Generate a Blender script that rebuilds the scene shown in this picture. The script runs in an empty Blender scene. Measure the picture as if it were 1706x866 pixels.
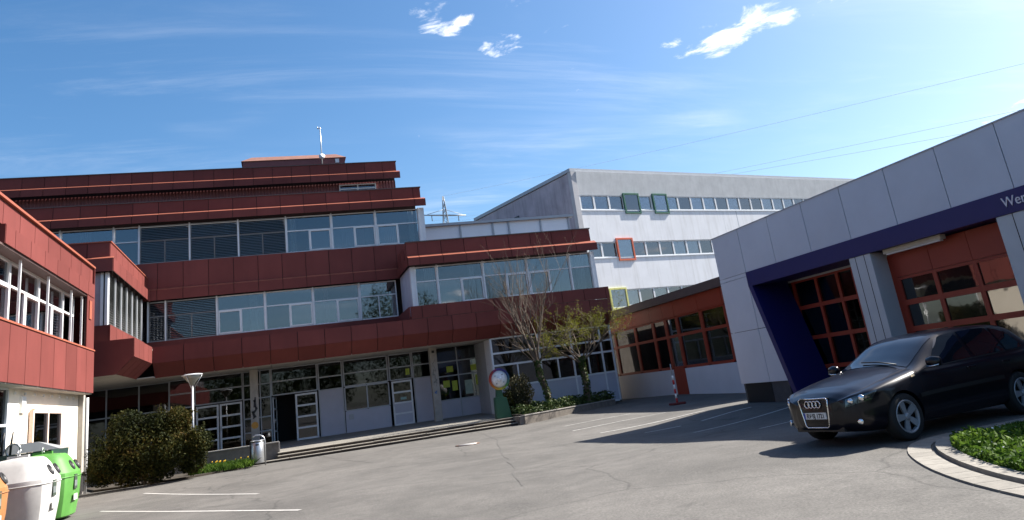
import bpy, bmesh, math, random
from mathutils import Vector, Matrix, noise
R = math.radians
random.seed(7)
S = bpy.context.scene
COL = S.collection
# ------------------------------------------------------------------ camera
yaw, pitch, roll = R(18.1), R(16.57), R(-7.91)
fw = Vector((math.sin(yaw)*math.cos(pitch), math.cos(yaw)*math.cos(pitch), math.sin(pitch)))
r0 = Vector((math.cos(yaw), -math.sin(yaw), 0)); u0 = r0.cross(fw)
rr = r0*math.cos(roll) + u0*math.sin(roll); uu = -r0*math.sin(roll) + u0*math.cos(roll)
cd = bpy.data.cameras.new('camera'); cam = bpy.data.objects.new('camera', cd); COL.objects.link(cam)
M = Matrix.Identity(4)
for i in range(3):
    M[i][0], M[i][1], M[i][2] = rr[i], uu[i], -fw[i]
M[2][3] = 1.6
cam.matrix_world = M
cd.sensor_width = 36; cd.sensor_fit = 'HORIZONTAL'; cd.lens = 1274.2/1706*36
cd.shift_y = -(433-259.4)/1706; cd.clip_start = .1; cd.clip_end = 6000
S.camera = cam
# ------------------------------------------------------------------ sky and sun
SUN_AZ, SUN_EL = R(6), R(42)            # azimuth measured from +X towards +Y
sd = Vector((math.cos(SUN_EL)*math.cos(SUN_AZ), math.cos(SUN_EL)*math.sin(SUN_AZ), math.sin(SUN_EL)))
ld = bpy.data.lights.new('sun', 'SUN'); ld.energy = 5.0; ld.angle = R(.53); ld.color = (1, .95, .87)
sun = bpy.data.objects.new('sun', ld); COL.objects.link(sun)
sun.rotation_euler = sd.to_track_quat('Z', 'Y').to_euler(); sun.location = (60, 0, 80)
W = bpy.data.worlds.new('World'); S.world = W; W.use_nodes = True
def build_world():
    nt = W.node_tree; N = nt.nodes; L = nt.links; N.clear()
    def n(t, **k):
        o = N.new(t)
        for a, b in k.items(): setattr(o, a, b)
        return o
    def mth(op, a, b=None, clamp=False):
        m = n('ShaderNodeMath', operation=op, use_clamp=clamp)
        for i, v in enumerate((a, b)):
            if v is None: continue
            if isinstance(v, (int, float)): m.inputs[i].default_value = v
            else: L.new(v, m.inputs[i])
        return m.outputs[0]
    out = n('ShaderNodeOutputWorld'); bg = n('ShaderNodeBackground'); bg.inputs[1].default_value = .05
    sky = n('ShaderNodeTexSky', sky_type='NISHITA'); sky.sun_disc = False
    sky.sun_elevation = SUN_EL; sky.sun_rotation = R(90) - SUN_AZ
    sky.altitude = 500; sky.air_density = 1.0; sky.dust_density = 2.4; sky.ozone_density = 3.0
    tc = n('ShaderNodeTexCoord'); sep = n('ShaderNodeSeparateXYZ'); L.new(tc.outputs['Generated'], sep.inputs[0])
    x, y, z = sep.outputs
    den = mth('ADD', mth('MAXIMUM', z, 0.0), .08)
    px, py = mth('DIVIDE', x, den), mth('DIVIDE', y, den)
    def vec(a, b):
        c = n('ShaderNodeCombineXYZ'); L.new(a, c.inputs[0]); L.new(b, c.inputs[1]); return c.outputs[0]
    def noi(v, sc, det, rough, dist=0, off=(0, 0, 0), scl=(1, 1, 1), rot=0):
        mp = n('ShaderNodeMapping'); mp.inputs['Location'].default_value = off; mp.inputs['Scale'].default_value = scl
        mp.inputs['Rotation'].default_value = (0, 0, rot); L.new(v, mp.inputs[0])
        t = n('ShaderNodeTexNoise'); t.inputs['Scale'].default_value = sc; t.inputs['Detail'].default_value = det
        t.inputs['Roughness'].default_value = rough; t.inputs['Distortion'].default_value = dist
        L.new(mp.outputs[0], t.inputs['Vector']); return t.outputs['Fac']
    def ramp(v, a, b):
        m = n('ShaderNodeMapRange', interpolation_type='SMOOTHSTEP'); L.new(v, m.inputs[0])
        m.inputs[1].default_value = a; m.inputs[2].default_value = b; return m.outputs[0]
    p = vec(px, py)
    # cirrus: long wisps over the whole sky
    c1 = mth('MULTIPLY', ramp(noi(p, 1.15, 9, .62, .5, (3.1, 1.7, 0), (.55, 1.5, 1), R(-20)), .50, .80), ramp(noi(p, .8, 3, .5, 0, (8, 2.4, 0)), .38, .62))
    c1 = mth('MULTIPLY', c1, .38)
    c2 = mth('MULTIPLY', ramp(noi(p, 1.9, 10, .66, .8, (1.3, 4.2, 0), (.42, 1.7, 1), R(8)), .46, .78), ramp(noi(p, .55, 2, .5, 0, (5.2, 9.1, 0)), .36, .60))
    c1 = mth('MAXIMUM', c1, mth('MULTIPLY', c2, .15))
    # fair weather cumulus scraps; masks thin them to a few patches
    def blob(cx, cy, r):
        dx, dy = mth('SUBTRACT', px, cx), mth('SUBTRACT', py, cy)
        d = mth('ADD', mth('MULTIPLY', dx, dx), mth('MULTIPLY', dy, dy))
        return ramp(d, r*r, 0.0)
    mask = None
    for b in ((.385, 1.60, .13), (.58, 1.72, .10), (1.15, 1.66, .19), (1.24, 1.50, .16), (1.36, 1.42, .13)):
        mb = blob(*b); mask = mb if mask is None else mth('MAXIMUM', mask, mb)
    mask = mth('MAXIMUM', mask, mth('MULTIPLY', ramp(noi(p, .9, 2, .5, 0, (31, 7.6, 0)), .60, .72), .8))
    nz = noi(p, 7.5, 10, .62, .35, (.3, .2, 0))
    cu = ramp(mth('ADD', nz, mth('MULTIPLY', mth('SUBTRACT', mask, 1.0), .34)), .41, .62)
    fac = mth('MAXIMUM', c1, cu, True)
    hs = n('ShaderNodeHueSaturation'); hs.inputs['Hue'].default_value = .496; hs.inputs['Saturation'].default_value = 1.24; hs.inputs['Value'].default_value = 1.58; L.new(sky.outputs[0], hs.inputs['Color'])
    mix = n('ShaderNodeMixRGB'); L.new(fac, mix.inputs[0]); L.new(hs.outputs[0], mix.inputs[1])
    mix.inputs[2].default_value = (13, 13.1, 13.4, 1)
    L.new(mix.outputs[0], bg.inputs[0]); L.new(bg.outputs[0], out.inputs[0])
build_world()
S.view_settings.view_transform = 'Standard'; S.view_settings.look = 'None'
S.cycles.caustics_reflective = False; S.cycles.caustics_refractive = False
S.view_settings.exposure = 1.3; S.view_settings.gamma = 1
# ------------------------------------------------------------------ helpers
MATS = {}
def mat(name, col, rough=.6, metal=0, var=.12, scale=3.0, bump=0.0, bscale=40, ior=None, streak=0, streak_col=(.1, .1, .09), rnd=.0, coat=0, emit=None, det=5, spec=None):
    if name in MATS: return MATS[name]
    m = bpy.data.materials.new(name); m.use_nodes = True; nt = m.node_tree; N = nt.nodes; L = nt.links
    b = N['Principled BSDF']; b.inputs['Roughness'].default_value = rough; b.inputs['Metallic'].default_value = metal
    if ior: b.inputs['IOR'].default_value = ior
    if spec is not None: b.inputs['Specular IOR Level'].default_value = spec
    if coat: b.inputs['Coat Weight'].default_value = coat; b.inputs['Coat Roughness'].default_value = .03
    geo = N.new('ShaderNodeNewGeometry')
    t = N.new('ShaderNodeTexNoise'); t.inputs['Scale'].default_value = scale; t.inputs['Detail'].default_value = det
    t.inputs['Roughness'].default_value = .6
    L.new(geo.outputs['Position'], t.inputs['Vector'])
    hv = N.new('ShaderNodeHueSaturation'); hv.inputs['Color'].default_value = (*col, 1)
    mr = N.new('ShaderNodeMapRange'); mr.inputs[1].default_value = .25; mr.inputs[2].default_value = .75
    mr.inputs[3].default_value = 1-var; mr.inputs[4].default_value = 1+var
    L.new(t.outputs['Fac'], mr.inputs[0])
    val = mr.outputs[0]
    if rnd:
        oi = N.new('ShaderNodeObjectInfo'); m2 = N.new('ShaderNodeMapRange')
        m2.inputs[3].default_value = 1-rnd; m2.inputs[4].default_value = 1+rnd
        L.new(oi.outputs['Random'], m2.inputs[0])
        mm = N.new('ShaderNodeMath'); mm.operation = 'MULTIPLY'; L.new(val, mm.inputs[0]); L.new(m2.outputs[0], mm.inputs[1]); val = mm.outputs[0]
    L.new(val, hv.inputs['Value'])
    colo = hv.outputs[0]
    if streak:
        mp = N.new('ShaderNodeMapping'); mp.inputs['Scale'].default_value = (2.6, 2.6, .22); L.new(geo.outputs['Position'], mp.inputs[0])
        t2 = N.new('ShaderNodeTexNoise'); t2.inputs['Scale'].default_value = 1.3; t2.inputs['Detail'].default_value = 8; t2.inputs['Roughness'].default_value = .65
        L.new(mp.outputs[0], t2.inputs['Vector'])
        r2 = N.new('ShaderNodeMapRange'); r2.inputs[1].default_value = .48; r2.inputs[2].default_value = .8; r2.inputs[4].default_value = streak
        L.new(t2.outputs['Fac'], r2.inputs[0])
        mx = N.new('ShaderNodeMixRGB'); L.new(r2.outputs[0], mx.inputs[0]); L.new(colo, mx.inputs[1]); mx.inputs[2].default_value = (*streak_col, 1)
        colo = mx.outputs[0]
    L.new(colo, b.inputs['Base Color'])
    if bump:
        t3 = N.new('ShaderNodeTexNoise'); t3.inputs['Scale'].default_value = bscale; t3.inputs['Detail'].default_value = 3
        L.new(geo.outputs['Position'], t3.inputs['Vector'])
        bp = N.new('ShaderNodeBump'); bp.inputs['Strength'].default_value = bump; bp.inputs['Distance'].default_value = .02
        L.new(t3.outputs['Fac'], bp.inputs['Height']); L.new(bp.outputs[0], b.inputs['Normal'])
    if emit:
        b.inputs['Emission Color'].default_value = (*emit[0], 1); b.inputs['Emission Strength'].default_value = emit[1]
    MATS[name] = m; return m
def leafmat(name, cols, rough=.55, trans=.25, scale=1.2):
    m = bpy.data.materials.new(name); m.use_nodes = True; nt = m.node_tree; N = nt.nodes; L = nt.links
    b = N['Principled BSDF']; b.inputs['Roughness'].default_value = rough+.15; b.inputs['Specular IOR Level'].default_value = .15
    geo = N.new('ShaderNodeNewGeometry')
    cr = N.new('ShaderNodeValToRGB'); e = cr.color_ramp.elements
    e[0].color = (*cols[0], 1); e[1].color = (*cols[-1], 1)
    for i, c in enumerate(cols[1:-1]): e.new((i+1)/(len(cols)-1)).color = (*c, 1)
    t = N.new('ShaderNodeTexNoise'); t.inputs['Scale'].default_value = scale; L.new(geo.outputs['Position'], t.inputs['Vector'])
    a = N.new('ShaderNodeMath'); a.operation = 'MULTIPLY_ADD'; L.new(geo.outputs['Random Per Island'], a.inputs[0]); a.inputs[1].default_value = .5
    s = N.new('ShaderNodeMath'); s.operation = 'MULTIPLY_ADD'; L.new(t.outputs['Fac'], s.inputs[0]); s.inputs[1].default_value = 1.6; s.inputs[2].default_value = -.55
    L.new(s.outputs[0], a.inputs[2]); L.new(a.outputs[0], cr.inputs[0]); L.new(cr.outputs[0], b.inputs['Base Color'])
    tr = N.new('ShaderNodeBsdfTranslucent'); L.new(cr.outputs[0], tr.inputs[0]); mx = N.new('ShaderNodeMixShader'); mx.inputs[0].default_value = trans
    L.new(b.outputs[0], mx.inputs[1]); L.new(tr.outputs[0], mx.inputs[2]); L.new(mx.outputs[0], N['Material Output'].inputs[0])
    return m
def link(name, me, parent=None, loc=(0, 0, 0)):
    o = bpy.data.objects.new(name, me); COL.objects.link(o); o.location = loc
    if parent: o.parent = parent
    return o
def mesh(name, v, f, m, parent=None, smooth=False, loc=(0, 0, 0)):
    me = bpy.data.meshes.new(name); me.from_pydata([tuple(a) for a in v], [], f); me.materials.append(m)
    if smooth: me.polygons.foreach_set('use_smooth', [True]*len(me.polygons))
    me.update(); return link(name, me, parent, loc)
BF = [(0, 3, 2, 1), (4, 5, 6, 7), (0, 1, 5, 4), (1, 2, 6, 5), (2, 3, 7, 6), (3, 0, 4, 7)]
def bv(lo, hi):
    (a, b, c), (d, e, f) = lo, hi
    return [(a, b, c), (d, b, c), (d, e, c), (a, e, c), (a, b, f), (d, b, f), (d, e, f), (a, e, f)]
CACHE = {}
def box(name, lo, hi, m, parent=None):
    lo, hi = [min(a, b) for a, b in zip(lo, hi)], [max(a, b) for a, b in zip(lo, hi)]
    c = [(a+b)/2 for a, b in zip(lo, hi)]; h = [round((b-a)/2, 3) for a, b in zip(lo, hi)]
    k = ('b', m.name, *h)
    if k not in CACHE:
        me = bpy.data.meshes.new(name); me.from_pydata(bv([-q for q in h], h), [], BF); me.materials.append(m); CACHE[k] = me
    return link(name, CACHE[k], parent, c)
def boxes(name, lst, m, parent=None, loc=(0, 0, 0), key=None):
    if key is None or (key, m.name) not in CACHE:
        v, f = [], []
        for lo, hi in lst:
            k = len(v); v += bv([min(a, b) for a, b in zip(lo, hi)], [max(a, b) for a, b in zip(lo, hi)]); f += [tuple(i+k for i in q) for q in BF]
        me = bpy.data.meshes.new(name); me.from_pydata(v, [], f); me.materials.append(m)
        if key is not None: CACHE[(key, m.name)] = me
    else: me = CACHE[(key, m.name)]
    return link(name, me, parent, loc)
def prism(name, poly, x0, x1, m, parent=None):
    """poly: closed (y,z) outline, extruded along local x"""
    w = round(x1-x0, 3); k = ('p', m.name, tuple((round(a, 3), round(b, 3)) for a, b in poly), w)
    if k not in CACHE:
        n = len(poly); v = [(0, a, b) for a, b in poly] + [(w, a, b) for a, b in poly]
        f = [tuple(range(n)), tuple(reversed(range(n, 2*n)))] + [(i, i+n, (i+1) % n+n, (i+1) % n) for i in range(n)]
        me = bpy.data.meshes.new(name); me.from_pydata(v, [], f)
        bm = bmesh.new(); bm.from_mesh(me); bmesh.ops.recalc_face_normals(bm, faces=bm.faces[:]); bm.to_mesh(me); bm.free()
        me.materials.append(m); CACHE[k] = me
    return link(name, CACHE[k], parent, (x0, 0, 0))
def plate(name, pts, y0, y1, m, parent=None):
    """closed (x,z) outline with thickness in local y"""
    n = len(pts); v = [(a, y0, b) for a, b in pts]+[(a, y1, b) for a, b in pts]
    f = [tuple(range(n)), tuple(reversed(range(n, 2*n)))] + [(i, i+n, (i+1) % n+n, (i+1) % n) for i in range(n)]
    o = mesh(name, v, f, m, parent); fixn(o.data); return o
def fixn(me):
    bm = bmesh.new(); bm.from_mesh(me); bmesh.ops.recalc_face_normals(bm, faces=bm.faces[:]); bm.to_mesh(me); bm.free()
def thing(name, label, cat, loc=(0, 0, 0), rz=0, group=None):
    o = bpy.data.objects.new(name, None); COL.objects.link(o); o.location = loc; o.rotation_euler = (0, 0, rz)
    return tag(o, label, cat, group)
def tag(o, label, cat, group=None):
    o['label'] = label; o['category'] = cat
    if group: o['group'] = group
    return o
def kind(o, k):
    o['kind'] = k; return o
def tube_vf(pts, rads, n=8, cap=True):
    v, f = [], []; pts = [Vector(p) for p in pts]; prev = None
    for i, p in enumerate(pts):
        t = (pts[min(i+1, len(pts)-1)]-pts[max(i-1, 0)]).normalized()
        if prev is None:
            a = Vector((0, 0, 1)) if abs(t.z) < .9 else Vector((1, 0, 0)); prev = t.cross(a).normalized()
        else:
            prev = (prev - t*prev.dot(t)).normalized()
        b = t.cross(prev); r = rads[i] if isinstance(rads, (list, tuple)) else rads
        for j in range(n):
            an = 2*math.pi*j/n; v.append(p+(prev*math.cos(an)+b*math.sin(an))*r)
    for i in range(len(pts)-1):
        for j in range(n):
            f.append((i*n+j, i*n+(j+1) % n, (i+1)*n+(j+1) % n, (i+1)*n+j))
    if cap: f += [tuple(reversed(range(n))), tuple(range((len(pts)-1)*n, len(pts)*n))]
    return v, f
def tube(name, pts, rads, m, parent=None, n=8, loc=(0, 0, 0)):
    v, f = tube_vf(pts, rads, n); return mesh(name, v, f, m, parent, True, loc)
def lathe(name, prof, m, parent=None, n=24, loc=(0, 0, 0), smooth=True, cap=True):
    v, f = [], []
    for r, z in prof:
        for j in range(n):
            a = 2*math.pi*j/n; v.append((r*math.cos(a), r*math.sin(a), z))
    for i in range(len(prof)-1):
        for j in range(n): f.append((i*n+j, i*n+(j+1) % n, (i+1)*n+(j+1) % n, (i+1)*n+j))
    if cap: f += [tuple(reversed(range(n))), tuple(range((len(prof)-1)*n, len(prof)*n))]
    return mesh(name, v, f, m, parent, smooth, loc)
def bevel(o, w=.02, seg=2):
    b = o.modifiers.new('bevel', 'BEVEL'); b.width = w; b.segments = seg; b.limit_method = 'ANGLE'; return o
# ------------------------------------------------------------------ materials
red = mat('red_sheet', (.165, .046, .040), .6, 0, .14, .6, .05, 2.5, rnd=.12, streak=.34, streak_col=(.11, .036, .032), spec=.12)
redlit = mat('lit_red_trim', (.33, .10, .062), .5, 0, .10, 1.5, rnd=.05, spec=.3)  # brighter copy of the red sheet: sunlight on ledges put into the colour
joint = mat('dark_joint', (.02, .008, .008), .8)
corr = mat('dark_red_corrugated', (.17, .045, .045), .5, 0, .1, 2)
alu = mat('pale_aluminium', (.68, .70, .73), .42, .05, .06, 4)
alud = mat('dull_aluminium', (.38, .40, .43), .5, .15, .08, 4)
whitef = mat('white_frame', (.72, .73, .74), .4, 0, .05, 4)
def glassmat(name, tint, ior, wav, wsc):
    m = bpy.data.materials.new(name); m.use_nodes = True; nt = m.node_tree; N = nt.nodes; L = nt.links
    N.remove(N['Principled BSDF']); geo = N.new('ShaderNodeNewGeometry'); oi = N.new('ShaderNodeObjectInfo')
    t = N.new('ShaderNodeTexNoise'); t.inputs['Scale'].default_value = wsc; t.inputs['Detail'].default_value = 2; L.new(geo.outputs['Position'], t.inputs['Vector'])
    bp = N.new('ShaderNodeBump'); bp.inputs['Strength'].default_value = wav; bp.inputs['Distance'].default_value = .02; L.new(t.outputs['Fac'], bp.inputs['Height'])
    # reflection strength scaled at random from pane to pane
    mr = N.new('ShaderNodeMapRange'); mr.inputs[3].default_value = .75; mr.inputs[4].default_value = 1.15; L.new(oi.outputs['Random'], mr.inputs[0])
    fr = N.new('ShaderNodeFresnel'); fr.inputs['IOR'].default_value = ior; L.new(bp.outputs[0], fr.inputs['Normal'])
    mu = N.new('ShaderNodeMath'); mu.operation = 'MULTIPLY'; L.new(fr.outputs[0], mu.inputs[0]); L.new(mr.outputs[0], mu.inputs[1]); mu.use_clamp = True
    gl = N.new('ShaderNodeBsdfGlossy'); gl.inputs['Roughness'].default_value = .02; gl.inputs['Color'].default_value = (.95, .96, 1, 1); L.new(bp.outputs[0], gl.inputs['Normal'])
    tr = N.new('ShaderNodeBsdfTransparent'); tr.inputs[0].default_value = (*tint, 1)
    mx = N.new('ShaderNodeMixShader'); L.new(mu.outputs[0], mx.inputs[0]); L.new(tr.outputs[0], mx.inputs[1]); L.new(gl.outputs[0], mx.inputs[2])
    L.new(mx.outputs[0], N['Material Output'].inputs[0]); MATS[name] = m; return m
glass = glassmat('window_glass', (.62, .66, .68), 2.2, .03, 1.1)
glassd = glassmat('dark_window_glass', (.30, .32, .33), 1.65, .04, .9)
glassw = mat('wavy_door_glass', (.01, .009, .008), .03, 0, .1, 1, .22, 1.1, ior=2.0)
slatm = mat('blind_slat', (.15, .155, .17), .45, .3, .1, 6)
slatl = mat('pale_blind_slat', (.42, .43, .42), .4, .3, .1, 6)
soff = mat('soffit_render', (.50, .46, .41), .8, 0, .12, 2.2)
gfwall = mat('bluish_panel', (.46, .47, .55), .6, 0, .07, 1.4, rnd=.06)
cream = mat('cream_render', (.80, .72, .60), .85, 0, .06, 1.6, .15, 60)
white = mat('white_render', (.80, .80, .82), .85, 0, .05, .8, .15, 40, streak=.42, streak_col=(.40, .38, .34))
conc = mat('concrete', (.36, .335, .30), .85, 0, .18, 3, .25, 30)
concd = mat('weathered_concrete', (.19, .165, .14), .9, 0, .3, 4, .3, 30)
panelw = mat('grey_white_board', (.54, .56, .62), .55, 0, .05, 1.1, rnd=.035)
plinth = mat('dark_plinth', (.055, .058, .065), .8, 0, .2, 4)
blue = mat('deep_blue_sheet', (.006, .007, .095), .5, 0, .06, 2)
orange = mat('orange_red_paint', (.27, .030, .012), .5, 0, .08, 2, rnd=.04)
roofb = mat('brown_roof_edge', (.10, .062, .055), .6, 0, .15, 3)
roofm = mat('roof_gravel', (.22, .20, .18), .9, 0, .2, 6)
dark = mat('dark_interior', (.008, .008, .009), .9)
galv = mat('galvanised_steel', (.46, .47, .48), .35, .75, .12, 8)
blackm = mat('black_plastic', (.015, .015, .016), .5)
# ------------------------------------------------------------------ ground
CP = [(0, 0, 0), (0, 10, 0), (7.5, 21, -.1), (3, 33.5, -.05), (-4, 30, .0), (13.4, 21, .16), (13.4, 10, .16), (17.9, 35, .15), (7.75, 11.4, .15), (9.5, 10.2, .14), (-6, 22, 0.0), (5, 16, 0.0), (8.9, 19.5, -.06), (9, 32.9, -.05), (15, 36, .05), (13, 28, .04), (0, 25, -.05), (20, 0, .16), (-20, 20, 0), (30, 30, .16), (0, -20, 0), (7, 7.5, .12)]
def g(x, y):
    n = d = 0
    for a, b, z in CP:
        w = 1/((x-a)**2+(y-b)**2+.6)**1.5; n += w*z; d += w
    return n/d
def asphalt():
    m = bpy.data.materials.new('asphalt'); m.use_nodes = True; nt = m.node_tree; N = nt.nodes; L = nt.links
    b = N['Principled BSDF']; b.inputs['Roughness'].default_value = .9
    geo = N.new('ShaderNodeNewGeometry')
    def noi(sc, det, dist=0):
        t = N.new('ShaderNodeTexNoise'); t.inputs['Scale'].default_value = sc; t.inputs['Detail'].default_value = det; t.inputs['Distortion'].default_value = dist
        t.inputs['Roughness'].default_value = .65; L.new(geo.outputs['Position'], t.inputs['Vector']); return t.outputs['Fac']
    def mp(v, a, b_, c, d):
        r = N.new('ShaderNodeMapRange'); L.new(v, r.inputs[0])
        for i, q in enumerate((a, b_, c, d)): r.inputs[i+1].default_value = q
        return r.outputs[0]
    def mul(a, b_):
        q = N.new('ShaderNodeMath'); q.operation = 'MULTIPLY'; L.new(a, q.inputs[0]); L.new(b_, q.inputs[1]); return q.outputs[0]
    v = mul(mp(noi(.35, 4, .6), .35, .65, .78, 1.14), mp(noi(38, 4), .3, .7, .62, 1.38))
    v = mul(v, mp(noi(2.2, 6, .3), .3, .7, .84, 1.14)); v = mul(v, mp(noi(.9, 3, 1.5), .62, .74, 1, .74))
    vo = N.new('ShaderNodeTexVoronoi'); vo.feature = 'DISTANCE_TO_EDGE'; vo.inputs['Scale'].default_value = .17
    nn = N.new('ShaderNodeTexNoise'); nn.inputs['Scale'].default_value = .8; nn.inputs['Detail'].default_value = 5; L.new(geo.outputs['Position'], nn.inputs['Vector'])
    ad = N.new('ShaderNodeMixRGB'); ad.blend_type = 'LINEAR_LIGHT'; ad.inputs[0].default_value = .35; L.new(geo.outputs['Position'], ad.inputs[1]); L.new(nn.outputs['Color'], ad.inputs[2])
    L.new(ad.outputs[0], vo.inputs['Vector']); v = mul(v, mp(vo.outputs[0], .0, .006, .62, 1))
    hv = N.new('ShaderNodeHueSaturation'); hv.inputs['Color'].default_value = (.112, .104, .094, 1); L.new(v, hv.inputs['Value'])
    L.new(hv.outputs[0], b.inputs['Base Color'])
    bp = N.new('ShaderNodeBump'); bp.inputs['Strength'].default_value = .35; bp.inputs['Distance'].default_value = .01
    L.new(noi(90, 2), bp.inputs['Height']); L.new(bp.outputs[0], b.inputs['Normal'])
    return m
asph = asphalt()
def ground():
    def axis(lo, hi, step):
        a = []; q = lo
        while q <= hi+1e-6: a.append(q); q += step
        o = [-2500, -900, -350, -150, -80]; return [q for q in o if q < lo-8] + a + [q for q in (80, 150, 350, 900, 2500) if q > hi+8]
    xs, ys = axis(-26, 34, 1.0), axis(-16, 48, 1.0); v, f = [], []
    for y in ys:
        for x in xs: v.append((x, y, g(x, y)))
    w = len(xs)
    for j in range(len(ys)-1):
        for i in range(w-1): f.append((j*w+i, j*w+i+1, (j+1)*w+i+1, (j+1)*w+i))
    kind(mesh('ground', v, f, asph, None, True), 'structure')
ground()
def ribbon(name, pts, wid, m, parent=None, dz=.006, sub=10):
    v, f = [], []; P = [Vector((*p, 0)) for p in pts]; Q = []
    for a, b in zip(P, P[1:]):
        for k in range(sub): Q.append(a.lerp(b, k/sub))
    Q.append(P[-1])
    for i, p in enumerate(Q):
        t = (Q[min(i+1, len(Q)-1)]-Q[max(i-1, 0)]).normalized(); nrm = Vector((-t.y, t.x, 0))*wid/2
        for q in (p+nrm, p-nrm): v.append((q.x, q.y, g(q.x, q.y)+dz))
    for i in range(len(Q)-1): f.append((2*i, 2*i+1, 2*i+3, 2*i+2))
    return mesh(name, v, f, m, parent)
paint = mat('worn_road_paint', (.42, .405, .38), .8, 0, .3, 9)
pk = kind(thing('parking_markings', '', ''), 'structure')
del pk['label']; del pk['category']
for a, b in (((9.26, 26.70), (12.1, 27.33)), ((8.72, 24.39), (12.2, 24.7)), ((8.82, 22.33), (11.95, 21.64)), ((9.09, 19.85), (12.5, 19.95)), ((9.25, 17.45), (12.7, 18.45)), ((9.38, 14.83), (12.3, 16.0)), ((-4.11, 26.9), (-.67, 20.24)), ((-4.4, 22.5), (.18, 15.15))):
    ribbon('painted_line', (a, b), .10, paint, pk)
seam = mat('tar_seam', (.092, .086, .078), .85, 0, .2, 8)
sm_ = kind(bpy.data.objects.new('asphalt_seams', None), 'structure'); COL.objects.link(sm_)
for P_, w_ in ((((7.6, 32.9), (6.6, 26), (4.9, 18.5), (3.4, 12)), .035), (((1.2, 33.3), (1.7, 29), (2.6, 24)), .03), (((4.9, 18.5), (9.2, 17.0)), .02), (((3.3, 15.5), (5.2, 14.2), (6.8, 13.9)), .02)):
    rj = random.Random(len(P_)); Q_ = []
    for a_, b_ in zip(P_, P_[1:]):
        for k in range(8): Q_.append((a_[0]+(b_[0]-a_[0])*k/8+rj.gauss(0, .035), a_[1]+(b_[1]-a_[1])*k/8+rj.gauss(0, .035)))
    ribbon('seam', Q_, w_, seam, sm_, .004, 3)
patch = mat('asphalt_patch', (.105, .10, .095), .9, 0, .25, 5, .3, 80)
# ------------------------------------------------------------------ facade builders (local x along the facade, -y outward)
GAP = .028
def panels(parent, x0, x1, step, a, b, m=red, start=None, t=.03, name='panel', off=0.0):
    """row of sheet panels between profile points a and b (each (y,z), a lower)"""
    dy, dz = b[0]-a[0], b[1]-a[1]; l = math.hypot(dy, dz); n = (dz/l*t, -dy/l*t)
    poly = [a, b, (b[0]+n[0], b[1]+n[1]), (a[0]+n[0], a[1]+n[1])]
    xs = [x0]; q = (start if start is not None else x0+step)
    while q < x1-.15:
        if q > x0+.15: xs.append(q)
        q += step
    xs.append(x1)
    for p, q in zip(xs, xs[1:]): prism(name, poly, p+GAP/2, q-GAP/2, m, parent)
    bk = [(y+n[0]*1.3, z+n[1]*1.3) for y, z in (a, b)] + [(y+n[0]*2.6, z+n[1]*2.6) for y, z in (b, a)]
    prism('backing', bk, x0+.01, x1-.01, joint, parent)
def window(parent, x0, x1, z0, z1, y, sash=None, zt=.61, fm=alu, gm=glass, d=.09, bw=.055, split=True):
    w, h = x1-x0, z1-z0; T = z0*0+h*zt
    bars = [((0, 0, 0), (bw, d, h)), ((w-bw, 0, 0), (w, d, h)), ((bw, 0, 0), (w-bw, d, bw)), ((bw, 0, h-bw), (w-bw, d, h)), ((bw, 0, T-bw/2), (w-bw, d, T+bw/2))]
    if split: bars.append(((w/2-bw/2, .003, bw), (w/2+bw/2, d, T-bw/2)))
    fr = boxes('window', bars, fm, parent, (x0, y, z0), ('w', round(w, 3), round(h, 3), zt, d, bw, split))
    def pane(a, b, c, e): box('pane', (a, d*.55, b), (c, d*.55+.012, e), gm, fr)
    pane(bw, T+bw/2, w-bw, h-bw)
    if split: pane(bw, bw, w/2-bw/2, T-bw/2); pane(w/2+bw/2, bw, w-bw, T-bw/2)
    else: pane(bw, bw, w-bw, T-bw/2)
    if sash is not None:
        a, c = (bw, w/2-bw/2) if sash == 0 else (w/2+bw/2, w-bw); b_, e = bw, T-bw/2; s = .06
        boxes('sash', [((a, -.03, b_), (a+s, d*.5, e)), ((c-s, -.03, b_), (c, d*.5, e)), ((a+s, -.03, b_), (c-s, d*.5, b_+s)), ((a+s, -.03, e-s), (c-s, d*.5, e))], whitef, fr, (0, 0, 0), ('s', round(a, 3), round(c, 3), round(e, 3)))
    return fr
def blind(parent, x0, x1, z0, z1, y, m=slatm, pitch=.085, stuff=True):
    v, f = [], []; z = z0
    while z < z1:
        k = len(v); v += [(0, 0, z-z0), (x1-x0, 0, z-z0), (x1-x0, .05, z-z0+.035), (0, .05, z-z0+.035)]; f.append((k, k+1, k+2, k+3)); z += pitch
    k = (('bl', round(x1-x0, 3), round(z1-z0, 3), pitch), m.name)
    if k not in CACHE:
        me = bpy.data.meshes.new('blind'); me.from_pydata(v, [], f); me.materials.append(m); CACHE[k] = me
    return kind(link('blind', CACHE[k], parent, (x0, y, z0)), 'stuff')
def grid(parent, name, xs, zs, y, fm, gm, bw=.06, d=.1, solid=None, sm=None, skip=()):
    """glazed screen: one frame mesh with separate panes; solid cells become boards"""
    bars = []
    for i, x in enumerate(xs): bars.append(((x-bw/2, y, zs[0]), (x+bw/2, y+d, zs[-1])))
    for p, q in zip(xs, xs[1:]):
        for z in zs: bars.append(((p+bw/2, y+.004, z-bw/2), (q-bw/2, y+d-.004, z+bw/2)))
    fr = boxes(name, bars, fm, parent)
    for i, (p, q) in enumerate(zip(xs, xs[1:])):
        for j, (a, b) in enumerate(zip(zs, zs[1:])):
            if (i, j) in skip: continue
            s = solid and (i, j) in solid
            box('infill_board' if s else 'pane', (p+bw/2, y+(.03 if s else .055), a+bw/2), (q-bw/2, y+.07, b-bw/2), sm if s else gm, fr)
    return fr
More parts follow.
